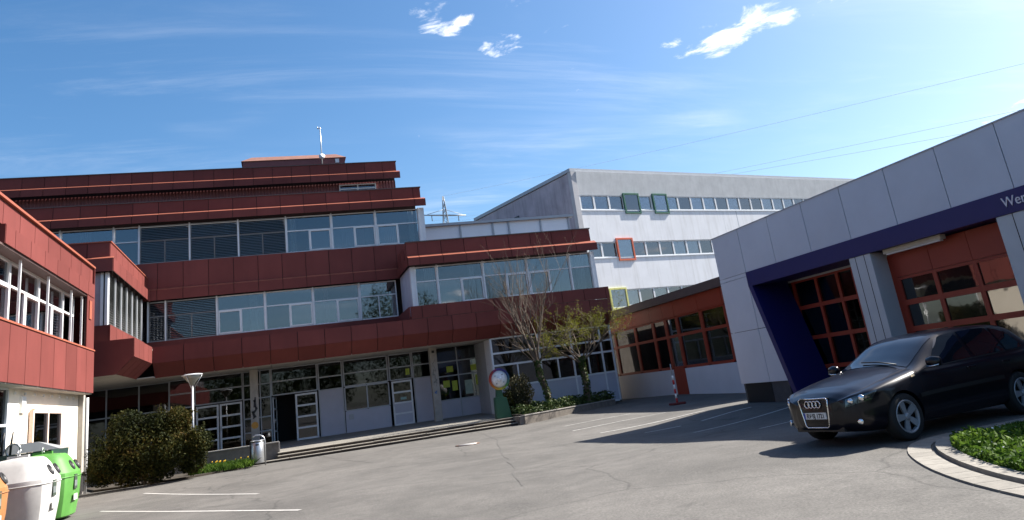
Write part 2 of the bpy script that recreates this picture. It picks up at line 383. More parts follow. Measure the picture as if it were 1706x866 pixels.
# ------------------------------------------------------------------ main school building
mb = thing('school_building', 'dark red panelled school block with stepped storeys and ribbon windows', 'building')
def band(x0, x1, yf, z0, z1, z2, z3, back, step=1.2, start=None, parent=mb, lower=None):
    """fascia z0..z1 at yf, sloping ledge z1..z2 set back, parapet z2..z3"""
    panels(parent, x0, x1, step, (yf, z0), (yf, z1), red, start)
    panels(parent, x0, x1, step, (yf, z1+.004), (yf+back, z2), redlit, start, name='ledge_panel')
    panels(parent, x0, x1-.2, step, (yf+back, z2+.004), (yf+back, z3), red, start)
    box('coping', (x0, yf+back-.04, z3), (x1-.17, yf+back+.3, z3+.05), roofb, parent)
XL = -26
# solid cores behind the cladding
box('core_wall', (XL, 51.3, 12.2), (8.0, 66, 17.2), joint, mb)
box('core_wall', (XL, 42.1, 8.0), (7.6, 60, 12.85), joint, mb)
box('core_wall', (XL, 42.2, 3.97), (16.0, 60, 8.9), joint, mb)
box('core_wall', (6.35, 38.4, 5.3), (16.05, 44, 8.95), joint, mb)
# top storey
n = int((8.1-XL)/.2)
prof = []
for i in range(n*2+1): prof.append((XL+i*.1, 51.15+(.025 if i % 2 else 0)))
v = [(x, y, 12.8) for x, y in prof]+[(x, y, 16.2) for x, y in prof]; k = len(prof)
mesh('corrugated_wall', v, [(i, i+1, i+1+k, i+k) for i in range(k-1)], corr, mb)
band(XL, 8.25, 50.2, 16.12, 16.56, 16.70, 17.36, .25, start=-25.3)
f1 = window(mb, 4.17, 6.65, 15.42, 16.06, 51.02, None, .5, whitef, glass, .1, .07, False)
boxes('mullion', [((1.2, -.004, .07), (1.28, .1, .57))], whitef, f1)
# second floor
band(XL, 8.08, 41.3, 11.86, 12.25, 12.40, 13.0, .35, start=-24.95)
mx = [7.67, 5.25, 2.86, .48, -1.93, -4.30, -6.67]
while mx[-1] > XL+2.4: mx.append(mx[-1]-(1.18 if len(mx) == 7 else 2.4))
mx = mx[::-1]
sashes = {5.25: 0, 2.86: 1, .48: 1}
for a, b in zip(mx, mx[1:]):
    bl = -6.8 < a < .4
    wdw = window(mb, a+.015, b-.015, 9.85, 11.82, 41.86, sashes.get(a), .60, alud if bl else alu, split=(b-a > 1.5))
    if bl or (-19 < a < -13): blind(mb, a+.05, b-.05, 9.93, 11.78, 41.80)
box('corner_post', (7.69, 41.8, 9.85), (8.0, 42.3, 11.85), alu, mb)
for a in mx: box('guide_rail', (a-.035, 41.76, 9.8), (a+.035, 41.80, 11.85), alu, mb)
# spandrel between second and first floor
panels(mb, XL, 7.9, 1.2, (41.6, 8.52), (41.6, 9.82), red, -25.0)
panels(mb, XL, 7.9, 1.2, (41.45, 8.43), (41.6, 8.515), redlit, -25.0, name='ledge_panel')
panels(mb, XL, 6.3, 1.2, (41.45, 7.92), (41.45, 8.425), red, -25.0)
# first floor windows
for a, b, s, bl in ((-6.25, -5.45, None, 1), (-5.45, -3.06, None, 1), (-3.06, -.73, 0, 0), (-.73, 1.68, 1, 0), (1.68, 4.09, 1, 0), (4.09, 6.09, None, 0)):
    window(mb, a+.015, b-.015, 5.95, 7.9, 41.86, s, .62, alud if bl else alu, split=(b-a > 1.5))
    if bl: blind(mb, a+.05, b-.05, 6.02, 7.86, 41.80)
    box('guide_rail', (a-.035, 41.76, 5.93), (a+.035, 41.80, 7.92), alu, mb)
box('sill_wall', (-6.3, 41.7, 5.0), (6.3, 42.0, 5.93), red, mb)
# bay
bx = [6.51, 7.65, 10.06, 12.45, 14.84, 16.07]
for i, (a, b) in enumerate(zip(bx, bx[1:])):
    window(mb, a+.015, b-.015, 5.92, 7.9, 38.2, (None, 1, 1, 0, None)[i], .62, alu, split=(b-a > 1.5))
for a in bx: box('guide_rail', (a-.035, 38.12, 5.9), (a+.035, 38.17, 7.92), alu, mb)
box('corner_post', (16.09, 38.15, 5.85), (16.3, 38.5, 7.92), alu, mb)
box('corner_post', (6.3, 38.15, 5.85), (6.49, 38.5, 7.92), alu, mb)
for i in range(4): box('side_board', (6.3, 38.52+i*.8, 5.6), (6.34, 39.29+i*.8, 7.95), gfwall, mb)
for i in range(2): box('side_pane', (16.2, 38.55+i*1.6, 5.9), (16.24, 40.1+i*1.6, 7.9), glass, mb)
band(6.15, 16.36, 37.6, 7.92, 8.30, 8.46, 9.12, .3, start=6.75)
# bay side returns (facing -x)
for y0, y1 in ((37.7, 39.0), (39.0, 40.2), (40.2, 41.4)):
    box('return_panel', (6.12, y0+.015, 7.92), (6.15, y1-.015, 8.34), red, mb)
    box('return_panel', (6.22, y0+.2, 8.40), (6.25, y1-.015, 9.12), red, mb)
panels(mb, 5.95, 16.3, 1.2, (36.93, 5.24), (36.93, 5.83), red, 6.5)
box('return_panel', (5.9, 37.0, 5.2), (5.94, 41.7, 5.83), red, mb)
# canopy over the ground floor, chamfered underneath
def canopy(par, x0, x1, yf, start=None):
    panels(par, x0, x1, 1.2, (yf, 4.54), (yf, 5.22), red, start)
    panels(par, x0, x1, 1.2, (yf+.62, 3.95), (yf, 4.535), red, start, name='lower_panel')
canopy(mb, -5.34, 16.28, 36.9, -4.1)
box('canopy_roof', (-5.3, 36.96, 5.12), (16.25, 42.1, 5.2), roofm, mb)
for i in range(9): box('soffit_board', (-5.3+i*2.4+.01, 37.52, 3.96), (-5.3+i*2.4+2.39, 42.4, 4.0), soff, mb)
# glazed link in white boards behind the bay
for a, b in ((8.75, 10.93), (11.03, 13.05), (13.15, 14.11), (14.21, 16.26), (16.36, 18.2)):
    box('link_board', (a, 46.0, 8.9), (b, 46.05, 11.6), mat('white_board', (.86, .87, .90), .5, 0, .04, 1), mb)
for a in (8.6, 10.93, 13.05, 14.11, 16.26, 18.2): box('link_post', (a, 45.93, 8.9), (a+.1, 46.04, 11.6), alud, mb)
box('link_coping', (8.4, 45.8, 11.6), (18.6, 46.3, 11.76), alud, mb)
box('link_core', (8.5, 46.06, 8.9), (18.3, 52, 11.6), alud, mb)
# roof penthouse with hipped top
box('penthouse_wall', (-2.1, 55.0, 17.2), (5.04, 60, 19.28), corr, mb)
mesh('penthouse_roof', [(-2.2, 54.9, 19.28), (5.14, 54.9, 19.28), (5.14, 60.1, 19.28), (-2.2, 60.1, 19.28), (-1.5, 55.9, 19.85), (4.5, 55.9, 19.85), (4.5, 59, 19.85), (-1.5, 59, 19.85)], BF, mat('tan_sheet', (.26, .125, .085), .55, 0, .2, 1.5), mb)
box('penthouse_vent', (4.35, 54.96, 18.9), (4.62, 55.0, 19.2), alu, mb)
# curtains and room columns just behind the panes
cur = mat('pale_curtain', (.55, .54, .50), .9, 0, .15, 6); cur2 = mat('rose_curtain', (.30, .13, .14), .9, 0, .15, 6)
for x, w, z0, z1, y, m_ in ((-1.5, .42, 6.0, 7.85, 42.02, cur), (2.2, .25, 6.0, 7.85, 42.02, cur2), (5.6, .35, 6.0, 7.85, 42.02, cur), (3.4, 1.2, 9.9, 11.0, 42.02, cur2), (5.7, .9, 9.9, 11.0, 42.02, cur2), (7.1, .3, 9.9, 11.75, 42.02, cur), (-9.4, .5, 9.9, 11.7, 42.02, cur), (.7, .3, 9.9, 11.75, 42.02, cur),
        (7.0, .5, 5.95, 7.85, 38.34, cur), (9.3, .3, 5.95, 7.85, 38.34, cur), (13.4, .8, 5.95, 7.1, 38.34, mat('orange_board', (.42, .17, .06), .8)), (15.2, .5, 5.95, 7.85, 38.34, cur), (14.95, .12, 5.95, 7.85, 38.34, cur), (12.0, .3, 5.95, 7.85, 38.34, cur)):
    vs, fs = [], []; n_ = max(4, int(w/.05))
    for k in range(n_+1):
        for z in (z0, z1): vs.append((x+w*k/n_, y+(.02 if k % 2 else 0), z))
    for k in range(n_): fs.append((2*k, 2*k+2, 2*k+3, 2*k+1))
    mesh('curtain', vs, fs, m_, mb)
# ground floor
GZ = .44
BL = {}
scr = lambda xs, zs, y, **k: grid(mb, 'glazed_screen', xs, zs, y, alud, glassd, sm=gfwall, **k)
scr([-9.5, -8.0, -6.6, -5.25], [GZ, 1.3, 2.65, 3.95], 41.6)
scr([-5.2, -4.12], [GZ, 1.5, 2.65, 3.3, 3.95], 41)
scr([-4.07, -1.92], [2.68, 3.3, 3.95], 41)
def door(x0, x1, y, n=4, z0=GZ, z1=2.6, rot=0, sol=0, parent=mb):
    bw = .085; w = x1-x0; bars = [((0, 0, 0), (bw, .05, z1-z0)), ((w-bw, 0, 0), (w, .05, z1-z0))]; h = z1-z0
    zs = [i*(h-bw)/n for i in range(n+1)]
    for z in zs: bars.append(((bw, .002, z), (w-bw, .048, z+bw)))
    d = boxes('door', bars, alu, parent, (x0, y, z0), ('d', round(w, 3), n, round(h, 3))); d.rotation_euler = (0, 0, rot)
    for i, (a, b) in enumerate(zip(zs, zs[1:])):
        box('infill_board' if i < sol else 'pane', (bw, .02, a+bw), (w-bw, .03, b), gfwall if i < sol else glassd, d)
    tube('handle', [(bw*.5, -.01, .95), (bw*.5, -.06, .95), (bw*.5, -.06, 1.15), (bw*.5, -.01, 1.15)], .012, galv, d, 6)
    return d
door(-4.03, -3.02, 41); door(-2.97, -1.96, 41)
scr([-1.88, -1.1, -.62], [GZ, 1.1, 1.75, 2.65, 3.3, 3.95], 41)
scr([-.56, 1.60], [2.68, 3.32, 3.95], 41)
door(.52, 1.57, 41, 4); door(-.5, .5, 41.05, 4, rot=R(82))
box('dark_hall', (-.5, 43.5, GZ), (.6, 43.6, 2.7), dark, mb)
scr([1.68, 2.83], [GZ, 2.62, 3.25, 3.93], 41, solid={(0, 0)})
scr([2.92, 5.12], [2.66, 3.28, 3.92], 41)
scr([2.92, 4.02, 5.12], [1.48, 2.60], 41); box('infill_board', (2.9, 41.02, GZ), (5.14, 41.08, 1.45), gfwall, mb)
box('wall_vent', (3.05, 40.97, 1.05), (3.28, 41.02, 1.3), alud, mb)
scr([5.22, 6.36], [2.66, 3.28, 3.93], 41); door(5.27, 6.31, 41, 4, sol=2)
box('door_sign', (5.68, 40.99, 1.66), (5.98, 41.0, 1.78), mat('teal_sign', (.25, .42, .40), .5), mb)
scr([6.44, 7.36], [GZ, 2.62, 3.28, 3.95], 41, solid={(0, 0)})
scr([7.42, 8.8, 10.28], [GZ, 1.32, 2.52, 3.25, 4.0], 41, solid={(0, 0), (1, 0)})
ygpatch = mat('yellow_green_patch', (.42, .50, .05), .6, 0, .2, 9); pgpatch = mat('pale_green_patch', (.35, .45, .38), .6, 0, .2, 9)  # flat yellow-green and pale green pieces set just before the panes
for a, b, c, d, m_ in ((7.95, 1.95, 8.3, 2.3, ygpatch), (8.42, 1.75, 8.7, 2.25, ygpatch), (8.2, 2.7, 8.55, 3.0, ygpatch), (9.1, 1.5, 9.5, 2.2, pgpatch), (9.7, 1.9, 10.1, 2.4, ygpatch), (9.5, 2.65, 10.15, 2.95, ygpatch), (6.05, 2.85, 6.25, 3.15, ygpatch)):
    box('colour_patch', (a, 41.035, b), (c, 41.04, d), m_, mb)
grid(mb, 'glazed_screen', [9.85, 12.3, 14.05, 15.65, 16.25], [.2, 1.6, 2.62, 3.2, 3.93], 37.6, alu, glassd, sm=gfwall, solid={(0, 0), (1, 0), (2, 0), (3, 0)}, bw=.09)
for x in (11.08, 13.2, 14.85): box('mullion', (x-.035, 37.58, 1.66), (x+.035, 37.64, 2.57), alu, mb)
for i in range(3): box('return_board', (9.8, 37.72+i*1.1, .2), (9.84, 38.8+i*1.1, 3.93), alud if i else alu, mb)
box('side_wall', (16.3, 37.65, .1), (16.34, 60, 5.2), concd, mb)
# columns with scrawls
for x in (-1.52, 7.12): bevel(box('column', (x, 39.62, .3), (x+.37, 39.98, 3.96), conc, mb), .015)
box('column_lamp', (7.24, 39.55, 3.7), (7.36, 39.62, 3.82), blackm, mb)
scrawl = mat('black_spray', (.015, .015, .018), .6); oran = mat('orange_spray', (.55, .27, .05), .7, 0, .3, 12); blus = mat('blue_spray', (.05, .16, .5), .7)
def scribble(x0, x1, z0, z1, y, n, m, w=.02, seed=1):
    rn = random.Random(seed); v, f = [], []; pts = [(rn.uniform(x0, x1), z0+(z1-z0)*(i+rn.uniform(-1.5, 1.5))/n) for i in range(n)]
    for (a, b), (c, d) in zip(pts, pts[1:]):
        l = math.hypot(c-a, d-b) or 1; ww = w*rn.uniform(.4, 1.5); nx, nz = -(d-b)/l*ww, (c-a)/l*ww; k = len(v)
        v += [(a+nx, y, b+nz), (c+nx*.6, y, d+nz*.6), (c-nx*.6, y, d-nz*.6), (a-nx, y, b-nz)]; f.append((k, k+1, k+2, k+3))
    mesh('scrawl', v, f, m, mb)
scribble(-1.45, -1.25, 1.7, 2.75, 39.612, 12, scrawl, .05, 3)
scribble(7.2, 7.4, 2.0, 3.4, 39.612, 16, mat('grey_spray', (.12, .12, .13), .7), .014, 5)
scribble(7.22, 7.36, 1.72, 1.86, 39.612, 8, blus, .025, 6)
mesh('scrawl', [(-1.35+.16*math.cos(a*.63)*(1+.12*math.sin(a*3)), 39.614, 1.42+.16*math.sin(a*.63)) for a in range(10)], [tuple(range(10))], oran, mb)
# connecting oriel on the left, facing +x
def yz_panel(name, x, y0, y1, z0, z1, m, t=.03): return box(name, (x-t, y0, z0), (x, y1, z1), m, mb)
box('oriel_core', (-12, 33.1, 5.2), (-6.42, 42.5, 8.95), joint, mb)
for i in range(7):
    y0, y1 = 32.9+i*1.25+.014, 32.9+(i+1)*1.25-.014
    yz_panel('panel', -6.12, y0-(.2 if i == 0 else 0), y1, 7.9, 8.40, red)
    yz_panel('panel', -6.28, y0, y1, 8.42, 9.08, red)
    mesh('ledge_panel', [(-6.12, y0, 8.40), (-6.12, y1, 8.40), (-6.28, y1, 8.44), (-6.28, y0, 8.44)], [(0, 1, 2, 3)], redlit, mb)
    yz_panel('sill_panel', -6.24, y0, y1, 5.2, 5.86, red)
panels(mb, -9.5, -6.13, 1.2, (32.68, 7.9), (32.68, 8.40), red)
panels(mb, -9.5, -6.13, 1.2, (32.685, 8.41), (32.88, 8.50), redlit, name='ledge_panel')
panels(mb, -9.5, -6.29, 1.2, (32.89, 8.51), (32.89, 9.08), red)
box('coping', (-9.5, 32.85, 9.08), (-6.24, 33.2, 9.12), redlit, mb); box('coping', (-6.6, 33.2, 9.08), (-6.24, 41.6, 9.12), redlit, mb)
panels(mb, -9.5, -6.25, 1.2, (32.95, 5.2), (32.95, 5.86), red)
box('end_board', (-9.5, 33.0, 5.86), (-6.62, 33.04, 7.9), mat('pinkish_board', (.42, .33, .35), .5), mb)
for x in (-6.62, -6.46): box('corner_post', (x, 32.97, 5.86), (x+.1, 33.1, 7.9), whitef, mb)
box('side_pane', (-6.42, 33.12, 5.9), (-6.40, 41.8, 7.9), glassd, mb)
for i in range(7):
    box('guide_rail', (-6.40, 33.1+i*1.25, 5.88), (-6.33, 33.15+i*1.25, 7.9), alu, mb)
vv, ff = [], []
z = 5.95
while z < 7.88:
    k = len(vv); vv += [(-6.34, 33.14, z), (-6.34, 41.75, z), (-6.40, 41.75, z+.05), (-6.40, 33.14, z+.05)]; ff.append((k, k+1, k+2, k+3)); z += .095
kind(mesh('blind', vv, ff, slatl, mb), 'stuff')
# canopy box below the oriel
for i in range(4):
    y0, y1 = 32.6+i*1.075+.014, 32.6+(i+1)*1.075-.014
    yz_panel('panel', -5.34, y0, y1, 4.54, 5.22, red)
    mesh('lower_panel', [(-5.34, y0, 4.535), (-5.34, y1, 4.535), (-5.96, y1, 3.95), (-5.96, y0, 3.95)], [(0, 1, 2, 3)], red, mb)
for pg in ([(-9.5, 3.94), (-7.42, 3.94), (-7.42, 5.22), (-9.5, 5.22)], [(-7.39, 3.94), (-5.98, 3.94), (-5.35, 4.54), (-5.35, 5.22), (-7.39, 5.22)]): plate('front_panel', pg, 32.57, 32.6, red, mb)
box('canopy_roof', (-9.5, 32.66, 5.12), (-5.4, 41.6, 5.19), roofm, mb)
for i in range(3): box('soffit_board', (-9.5+i*1.175, 32.62, 3.955), (-9.5+i*1.175+1.16, 42.4, 3.995), soff, mb)
box('soffit_board', (-5.97, 36.95, 3.955), (-5.31, 42.4, 3.995), soff, mb)
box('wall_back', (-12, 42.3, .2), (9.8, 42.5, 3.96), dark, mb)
# roof mast
ma = thing('roof_mast', 'thin pale antenna mast with small dish rising from the roof beside the penthouse', 'antenna', (3.36, 54.4, 17.4))
tube('pole', [(0, 0, 0), (0, 0, 2.6), (0, 0, 4.1)], [.05, .045, .03], galv, ma)
lathe('dish', [(.02, 0), (.16, .05), (.22, .12)], whitef, ma, 16, (0, -.12, 1.75)).rotation_euler = (R(80), 0, 0)
tube('whip', [(-.18, 0, 4.0), (.06, 0, 4.0)], .03, galv, ma); tube('whip', [(-.16, 0, 3.95), (-.16, 0, 4.15)], .03, galv, ma)
# ------------------------------------------------------------------ white building behind
wb = thing('white_building', 'white rendered three storey block with window ribbons and coloured box windows', 'building', (22.6, 54, 0), R(15))
LW = 62
for z0, z1 in ((.0, 6.2), (7.52, 10.0), (11.28, 13.8)):
    for i in range(4): box('wall_field', (i*15.5+(0 if i else -.0), 0, z0), (i*15.5+15.48, .3, z1), white, wb)
whit2 = mat('grey_white_fascia', (.70, .69, .67), .7, 0, .12, 1.2, streak=.25, streak_col=(.35, .33, .30))
prism('fascia', [(.03, 15.1), (-.16, 16.95), (.5, 16.95), (.5, 15.1)], 0, LW, whit2, wb)
box('roof_edge', (-.5, -.05, 16.95), (LW, 16, 17.22), alud, wb)
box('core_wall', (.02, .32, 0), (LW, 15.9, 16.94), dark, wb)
box('corner_pilaster', (-.46, -.06, 0), (0, .35, 16.94), mat('grey_render', (.50, .49, .50), .85, 0, .15, 1, streak=.4, streak_col=(.2, .19, .18)), wb)
gable = mat('shaded_gable', (.46, .41, .44), .85, 0, .22, .7, streak=.6, streak_col=(.14, .12, .13))  # white wall on its shaded side: shade put into the tone, plus dark streaks
box('gable_wall', (-.40, .36, 0), (0, 15.9, 16.9), gable, wb)
box('gable_vent', (-.46, 8.2, 15.0), (-.40, 9.0, 15.5), blackm, wb)
for z0, z1 in ((6.22, 7.5), (10.03, 11.25), (13.84, 15.06)):
    box('sill', (0, -.06, z0-.06), (LW, .12, z0), alu, wb); box('head', (0, .02, z1), (LW, .2, z1+.05), alud, wb)
    k = 0; x = .05
    while x < 48:
        w = 1.5 if k else 1.36
        fr = boxes('window', [((0, 0, 0), (.16, .12, z1-z0)), ((.16, 0, 0), (w, .12, .1)), ((.16, 0, z1-z0-.06), (w, .12, z1-z0))], whitef, wb, (x, .05, z0), ('ww', w, round(z1-z0, 2)))
        box('pane', (.16, .06, .1), (w, .08, z1-z0-.06), glass, fr); x += w; k += 1
def boxwin(x0, x1, z0, z1, col, nm):
    m_ = mat(nm, col, .45, 0, .08, 3); b_ = .13
    fr = boxes('box_window', [((x0, -.10, z0), (x0+b_, .1, z1)), ((x1-b_, -.10, z0), (x1, .1, z1)), ((x0+b_, -.10, z0), (x1-b_, .1, z0+b_)), ((x0+b_, -.10, z1-b_), (x1-b_, .1, z1))], m_, wb)
    box('pane', (x0+b_, -.05, z0+b_), (x1-b_, -.03, z1-b_), glass, fr); fr['label'] = nm.replace('_', ' ')+' framed projecting window'
gre = (.015, .11, .065)
boxwin(4.45, 6.1, 13.55, 15.25, gre, 'dark_green'); boxwin(7.6, 9.2, 13.55, 15.25, gre, 'dark_green')
boxwin(2.93, 4.62, 9.76, 11.55, (.62, .12, .05), 'orange'); boxwin(1.42, 3.12, 6.02, 7.66, (.66, .63, .20), 'pale_yellow')
box('expansion_joint', (17.2, -.003, 11.3), (17.26, .01, 13.8), alud, wb)
# ------------------------------------------------------------------ left red wing (facing +x; local x = world y)
lw = thing('red_wing', 'sunlit salmon red panelled wing with white framed windows over a cream wall', 'building', (-6.5, 0, 0), R(90))
Y1 = 31.6
box('core_wall', (4, .75, 3.3), (Y1-.1, 12, 7.7), joint, lw); box('core_floor', (4, .1, 3.34), (Y1-.05, 12, 4.6), joint, lw)
panels(lw, 4, Y1, 1.355, (.10, 7.17), (.10, 7.80), red, 4.03)
panels(lw, 21.6, Y1-.1, 1.355, (.0, 6.68), (.0, 7.165), red, 21.6+.75)
box('return_panel', (21.55, .0, 6.68), (21.58, .5, 7.165), red, lw)
box('coping', (4, .02, 7.80), (Y1+.03, .5, 7.87), redlit, lw)
panels(lw, 4, Y1, 1.355, (.0, 3.32), (.0, 4.76), red, 4.7)
box('sill_trim', (4, -.03, 4.77), (Y1, .5, 4.82), redlit, lw)
box('soffit', (4, .05, 6.62), (Y1-.9, .8, 6.67), roofb, lw); box('soffit', (4, .04, 3.29), (Y1-.02, .7, 3.315), conc, lw)
panels(lw, 30.45, Y1, 1.355, (.02, 4.83), (.02, 7.16), red); box('vent_grille', (30.7, -.01, 5.85), (31.05, .015, 6.5), redlit, lw)
box('end_wall', (Y1-.06, .03, 3.33), (Y1, 12, 7.79), red, lw)
ys = [5.0, 7.7, 10.4, 13.1, 15.6, 18.1, 20.8, 23.5, 26.2, 28.95, 30.42]
for i, (a, b) in enumerate(zip(ys, ys[1:])):
    window(lw, a+.02, b-.02, 4.84, 6.62, .42, 1 if b-a > 2 else None, .62, whitef, glass, .1, .065, b-a > 2)
    box('blind_cable_rail', (b-.03, .16, 4.83), (b+.03, .22, 6.62), whitef, lw)
    if i == 8: blind(lw, a+1.45, b-.15, 5.0, 5.9, .46, slatm)
box('cream_wall', (24.05, .45, .0), (Y1-.1, .75, 3.29), cream, lw)
box('end_pilaster', (Y1-.09, .3, 0), (Y1+.25, .9, 3.29), conc, lw)
tube('downpipe', [(Y1+.32, .25, 0), (Y1+.32, .25, 3.2)], .05, whitef, lw)
grid(lw, 'glazed_screen', [18, 20.4, 21.6, 22.8, 24.0], [.3, 1.3, 2.35, 3.28], .45, alu, glassd)
for i in range(8): box('clip', (24.4+i*.9, .40, 3.14), (24.46+i*.9, .45, 3.22), whitef, lw)
pinkf = mat('pink_frame', (.74, .56, .46), .6)
w2 = grid(lw, 'window', [25.85, 27.35, 28.85], [.95, 2.72], .32, pinkf, glassd, .12)
box('shutter_box', (24.95, .38, 2.66), (25.3, .45, 3.1), whitef, lw)
# ------------------------------------------------------------------ annex and workshop (facing -x; local x = -world y)
an = thing('annex', 'low annex with orange red window frames between school and workshop', 'building', (17.9, 0, 0), R(-90))
box('base_wall', (-43, .03, 0), (-34.62, .3, 1.3), panelw, an); box('base_wall', (-33.48, .03, 0), (-24, .3, 1.3), panelw, an)
A = [-43, -41, -38.25, -36.1, -34.7, -33.5, -31.2, -29.1, -26.8, -24]
for i, (a, b) in enumerate(zip(A, A[1:])):
    grid(an, 'window', [a+.06, b-.06], [1.36, 2.82, 3.70], .06, orange, glassd if i != 4 else glass, .13)
    box('band_board', (a+.012, .0, 3.72), (b-.012, .05, 4.42), orange, an)
    box('curtain', (a+.2, .3, 1.45), (a+.2+(b-a)*.3, .33, 3.6), mat('curtain_grey', (.3, .3, .3), .8), an)
box('door_leaf', (-34.6, .02, .08), (-33.5, .06, 1.32), orange, an)
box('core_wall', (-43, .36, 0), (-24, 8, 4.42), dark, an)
box('roof_edge', (-43.2, -.25, 4.42), (-23.8, 8.2, 4.80), roofb, an)
for i in range(3): tube('curtain_rail', [(-42, .2, 2.2+i*.5), (-25, .2, 2.2+i*.5)], .01, alu, an, 5)
ws = thing('workshop', 'grey white panelled workshop with blue band, slanted blue pillar and orange doors', 'building', (13.4, 0, 0), R(-90))
J = [-21.65, -20.13, -18.58, -16.99, -15.44, -13.88, -12.36, -10.85, -9.3, -7.75, -6.2, -4.65, -3.1]
for a, b in zip(J, J[1:]): box('facade_board', (a+.011, 0, 3.905), (b-.011, .03, 5.22), panelw, ws)
box('facade_board', (-21.65, 0, 3.79), (-20.14, .03, 3.895), panelw, ws)
def sl(z): return -20.12+(3.48-z)*(1.02/3.18)         # slanted pillar edge
for z0, z1 in ((2.24, 3.78), (.72, 2.225)):
    box('facade_board', (-21.65, 0, z0), (-20.141, .03, z1), panelw, ws)
    plate('facade_board', [(-20.119, z0), (sl(z0)-.012, z0), (sl(z1)-.012, z1), (-20.119, z1)] if z1 < 3.4 else [(-20.119, z0), (sl(z0)-.012, z0), (-20.119, 3.45)], 0, .03, panelw, ws)
box('coping', (-21.68, -.02, 5.22), (-3.1, .4, 5.245), alud, ws)
box('blue_band', (-20.13, -.025, 3.47), (-3.1, .06, 3.90), blue, ws)
box('soffit', (-20.1, .06, 3.475), (-3.1, 1.25, 3.53), blue, ws)
plate('slanted_pillar', [(-20.125, 3.468), (-19.93, 3.468), (sl(.15)+.2, .15), (sl(.15), .15)], -.022, 1.2, blue, ws)
box('plinth', (-21.6, .05, -.1), (-19.3, .4, .71), plinth, ws)
box('wall_side', (-21.62, .035, .72), (-21.5, 11, 5.2), panelw, ws)
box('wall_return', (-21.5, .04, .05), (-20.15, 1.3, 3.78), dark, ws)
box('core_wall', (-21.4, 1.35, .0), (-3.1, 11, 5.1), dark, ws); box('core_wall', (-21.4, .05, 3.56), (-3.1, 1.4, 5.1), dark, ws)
def col(y0, y1):
    bevel(box('column', (y0, .0, .0), (y1, .46, 3.465), mat('grey_column', (.50, .51, .52), .6, 0, .06, 2), ws), .01)
    for q in (.3, .72): box('column_seam', (y0+(y1-y0)*q-.008, -.004, .0), (y0+(y1-y0)*q+.008, .002, 3.46), joint, ws)
col(-15.70, -14.97); col(-11.43, -10.2); col(-6.6, -5.9)
# personnel door
pd = grid(ws, 'door', [-19.73, -18.68, -17.77, -17.12, -16.4, -15.8], [.1, .95, 1.77, 2.64, 3.42], 1.22, orange, glassd, .11)
tube('handle', [(-19.6, 1.2, 1.0), (-19.6, 1.12, 1.0), (-19.6, 1.12, 1.5), (-19.6, 1.2, 1.5)], .018, galv, pd, 6)
box('header_board', (-19.9, 1.2, 3.42), (-15.7, 1.3, 3.47), alud, ws)
# sectional doors
def sect(a, b):
    d = boxes('sectional_door', [((a, 0.570, .05), (b, 0.600, 3.46))], blackm, ws)
    for q in (a, b-.14): box('jamb', (q, 0.480, .05), (q+.14, 0.560, 3.46), orange, d)
    w = (b-a-.28)/3
    for i in range(3):
        x = a+.14+i*w; box('section', (x+.006, 0.475, 2.82), (x+w-.006, 0.540, 3.44), orange, d)
        for z in (2.22, 1.62, 1.02, .42):
            box('pane', (x+.06, 0.515, z+.06), (x+w-.06, 0.530, z+.54), glassw, d)
    bars = []
    for z in (2.75, 2.16, 1.56, .96, .36): bars.append(((a+.14, 0.478, z), (b-.14, 0.540, z+.12 if z < 2.7 else 2.81)))
    for i in range(4):
        x = a+.14+i*w; bars.append(((x-.06, 0.485, .1), (x+.06, 0.535, 2.8)))
    boxes('rail', bars, orange, d); box('bottom_section', (a+.14, 0.480, .02), (b-.14, 0.540, .36), orange, d)
sect(-14.97, -11.43); sect(-10.2, -6.6)
lampm = mat('lamp_housing', (.55, .53, .45), .5)
lt = box('tube_lamp', (-14.72, .16, 3.37), (-13.0, .31, 3.47), lampm, ws); box('diffuser', (-.8, -.05, -.08), (.8, .05, -.05), whitef, lt)
# lettering on the band
fc = bpy.data.curves.new('sign_text', 'FONT'); fc.body = 'Werkstatt'; fc.size = .27; fc.extrude = .008
to = bpy.data.objects.new('tmp', fc); COL.objects.link(to); bpy.context.view_layer.update()
me = bpy.data.meshes.new_from_object(to.evaluated_get(bpy.context.evaluated_depsgraph_get())); bpy.data.objects.remove(to)
me.materials.clear(); me.materials.append(mat('silver_letters', (.62, .64, .70), .4, .3))
lo = link('lettering', me, ws, (-11.17, -.034, 3.60)); lo.rotation_euler = (R(90), 0, 0)
# ------------------------------------------------------------------ terrace, steps, low walls
def slab(name, outline, ztop, zbot, m, parent=None):
    n = len(outline); v = [(x, y, ztop(x, y)) for x, y in outline]+[(x, y, zbot) for x, y in outline]
    f = [tuple(range(n)), tuple(reversed(range(n, 2*n)))]+[(i, i+n, (i+1) % n+n, (i+1) % n) for i in range(n)]
    o = mesh(name, v, f, m, parent); fixn(o.data); return o
pave = mat('terrace_paving', (.20, .185, .16), .9, 0, .2, 2.5, .2, 40)
def tz(x, y): return .27+(y-34.1)*(.17/6.9)
te = slab('terrace', [(-9.5, 34.7), (-.35, 34.7), (-.35, 34.1+.3), (9.8, 34.1+.3), (9.8, 42.2), (-9.5, 42.2)], tz, -.3, pave); kind(te, 'structure')
st = kind(bpy.data.objects.new('steps', None), 'structure'); COL.objects.link(st)
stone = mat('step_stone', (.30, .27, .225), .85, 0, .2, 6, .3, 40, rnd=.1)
stoned = mat('shaded_riser', (.045, .034, .026), .9, 0, .3, 6, .3, 40)  # shade under the nosings painted in as a much darker stone colour
rs = random.Random(4)
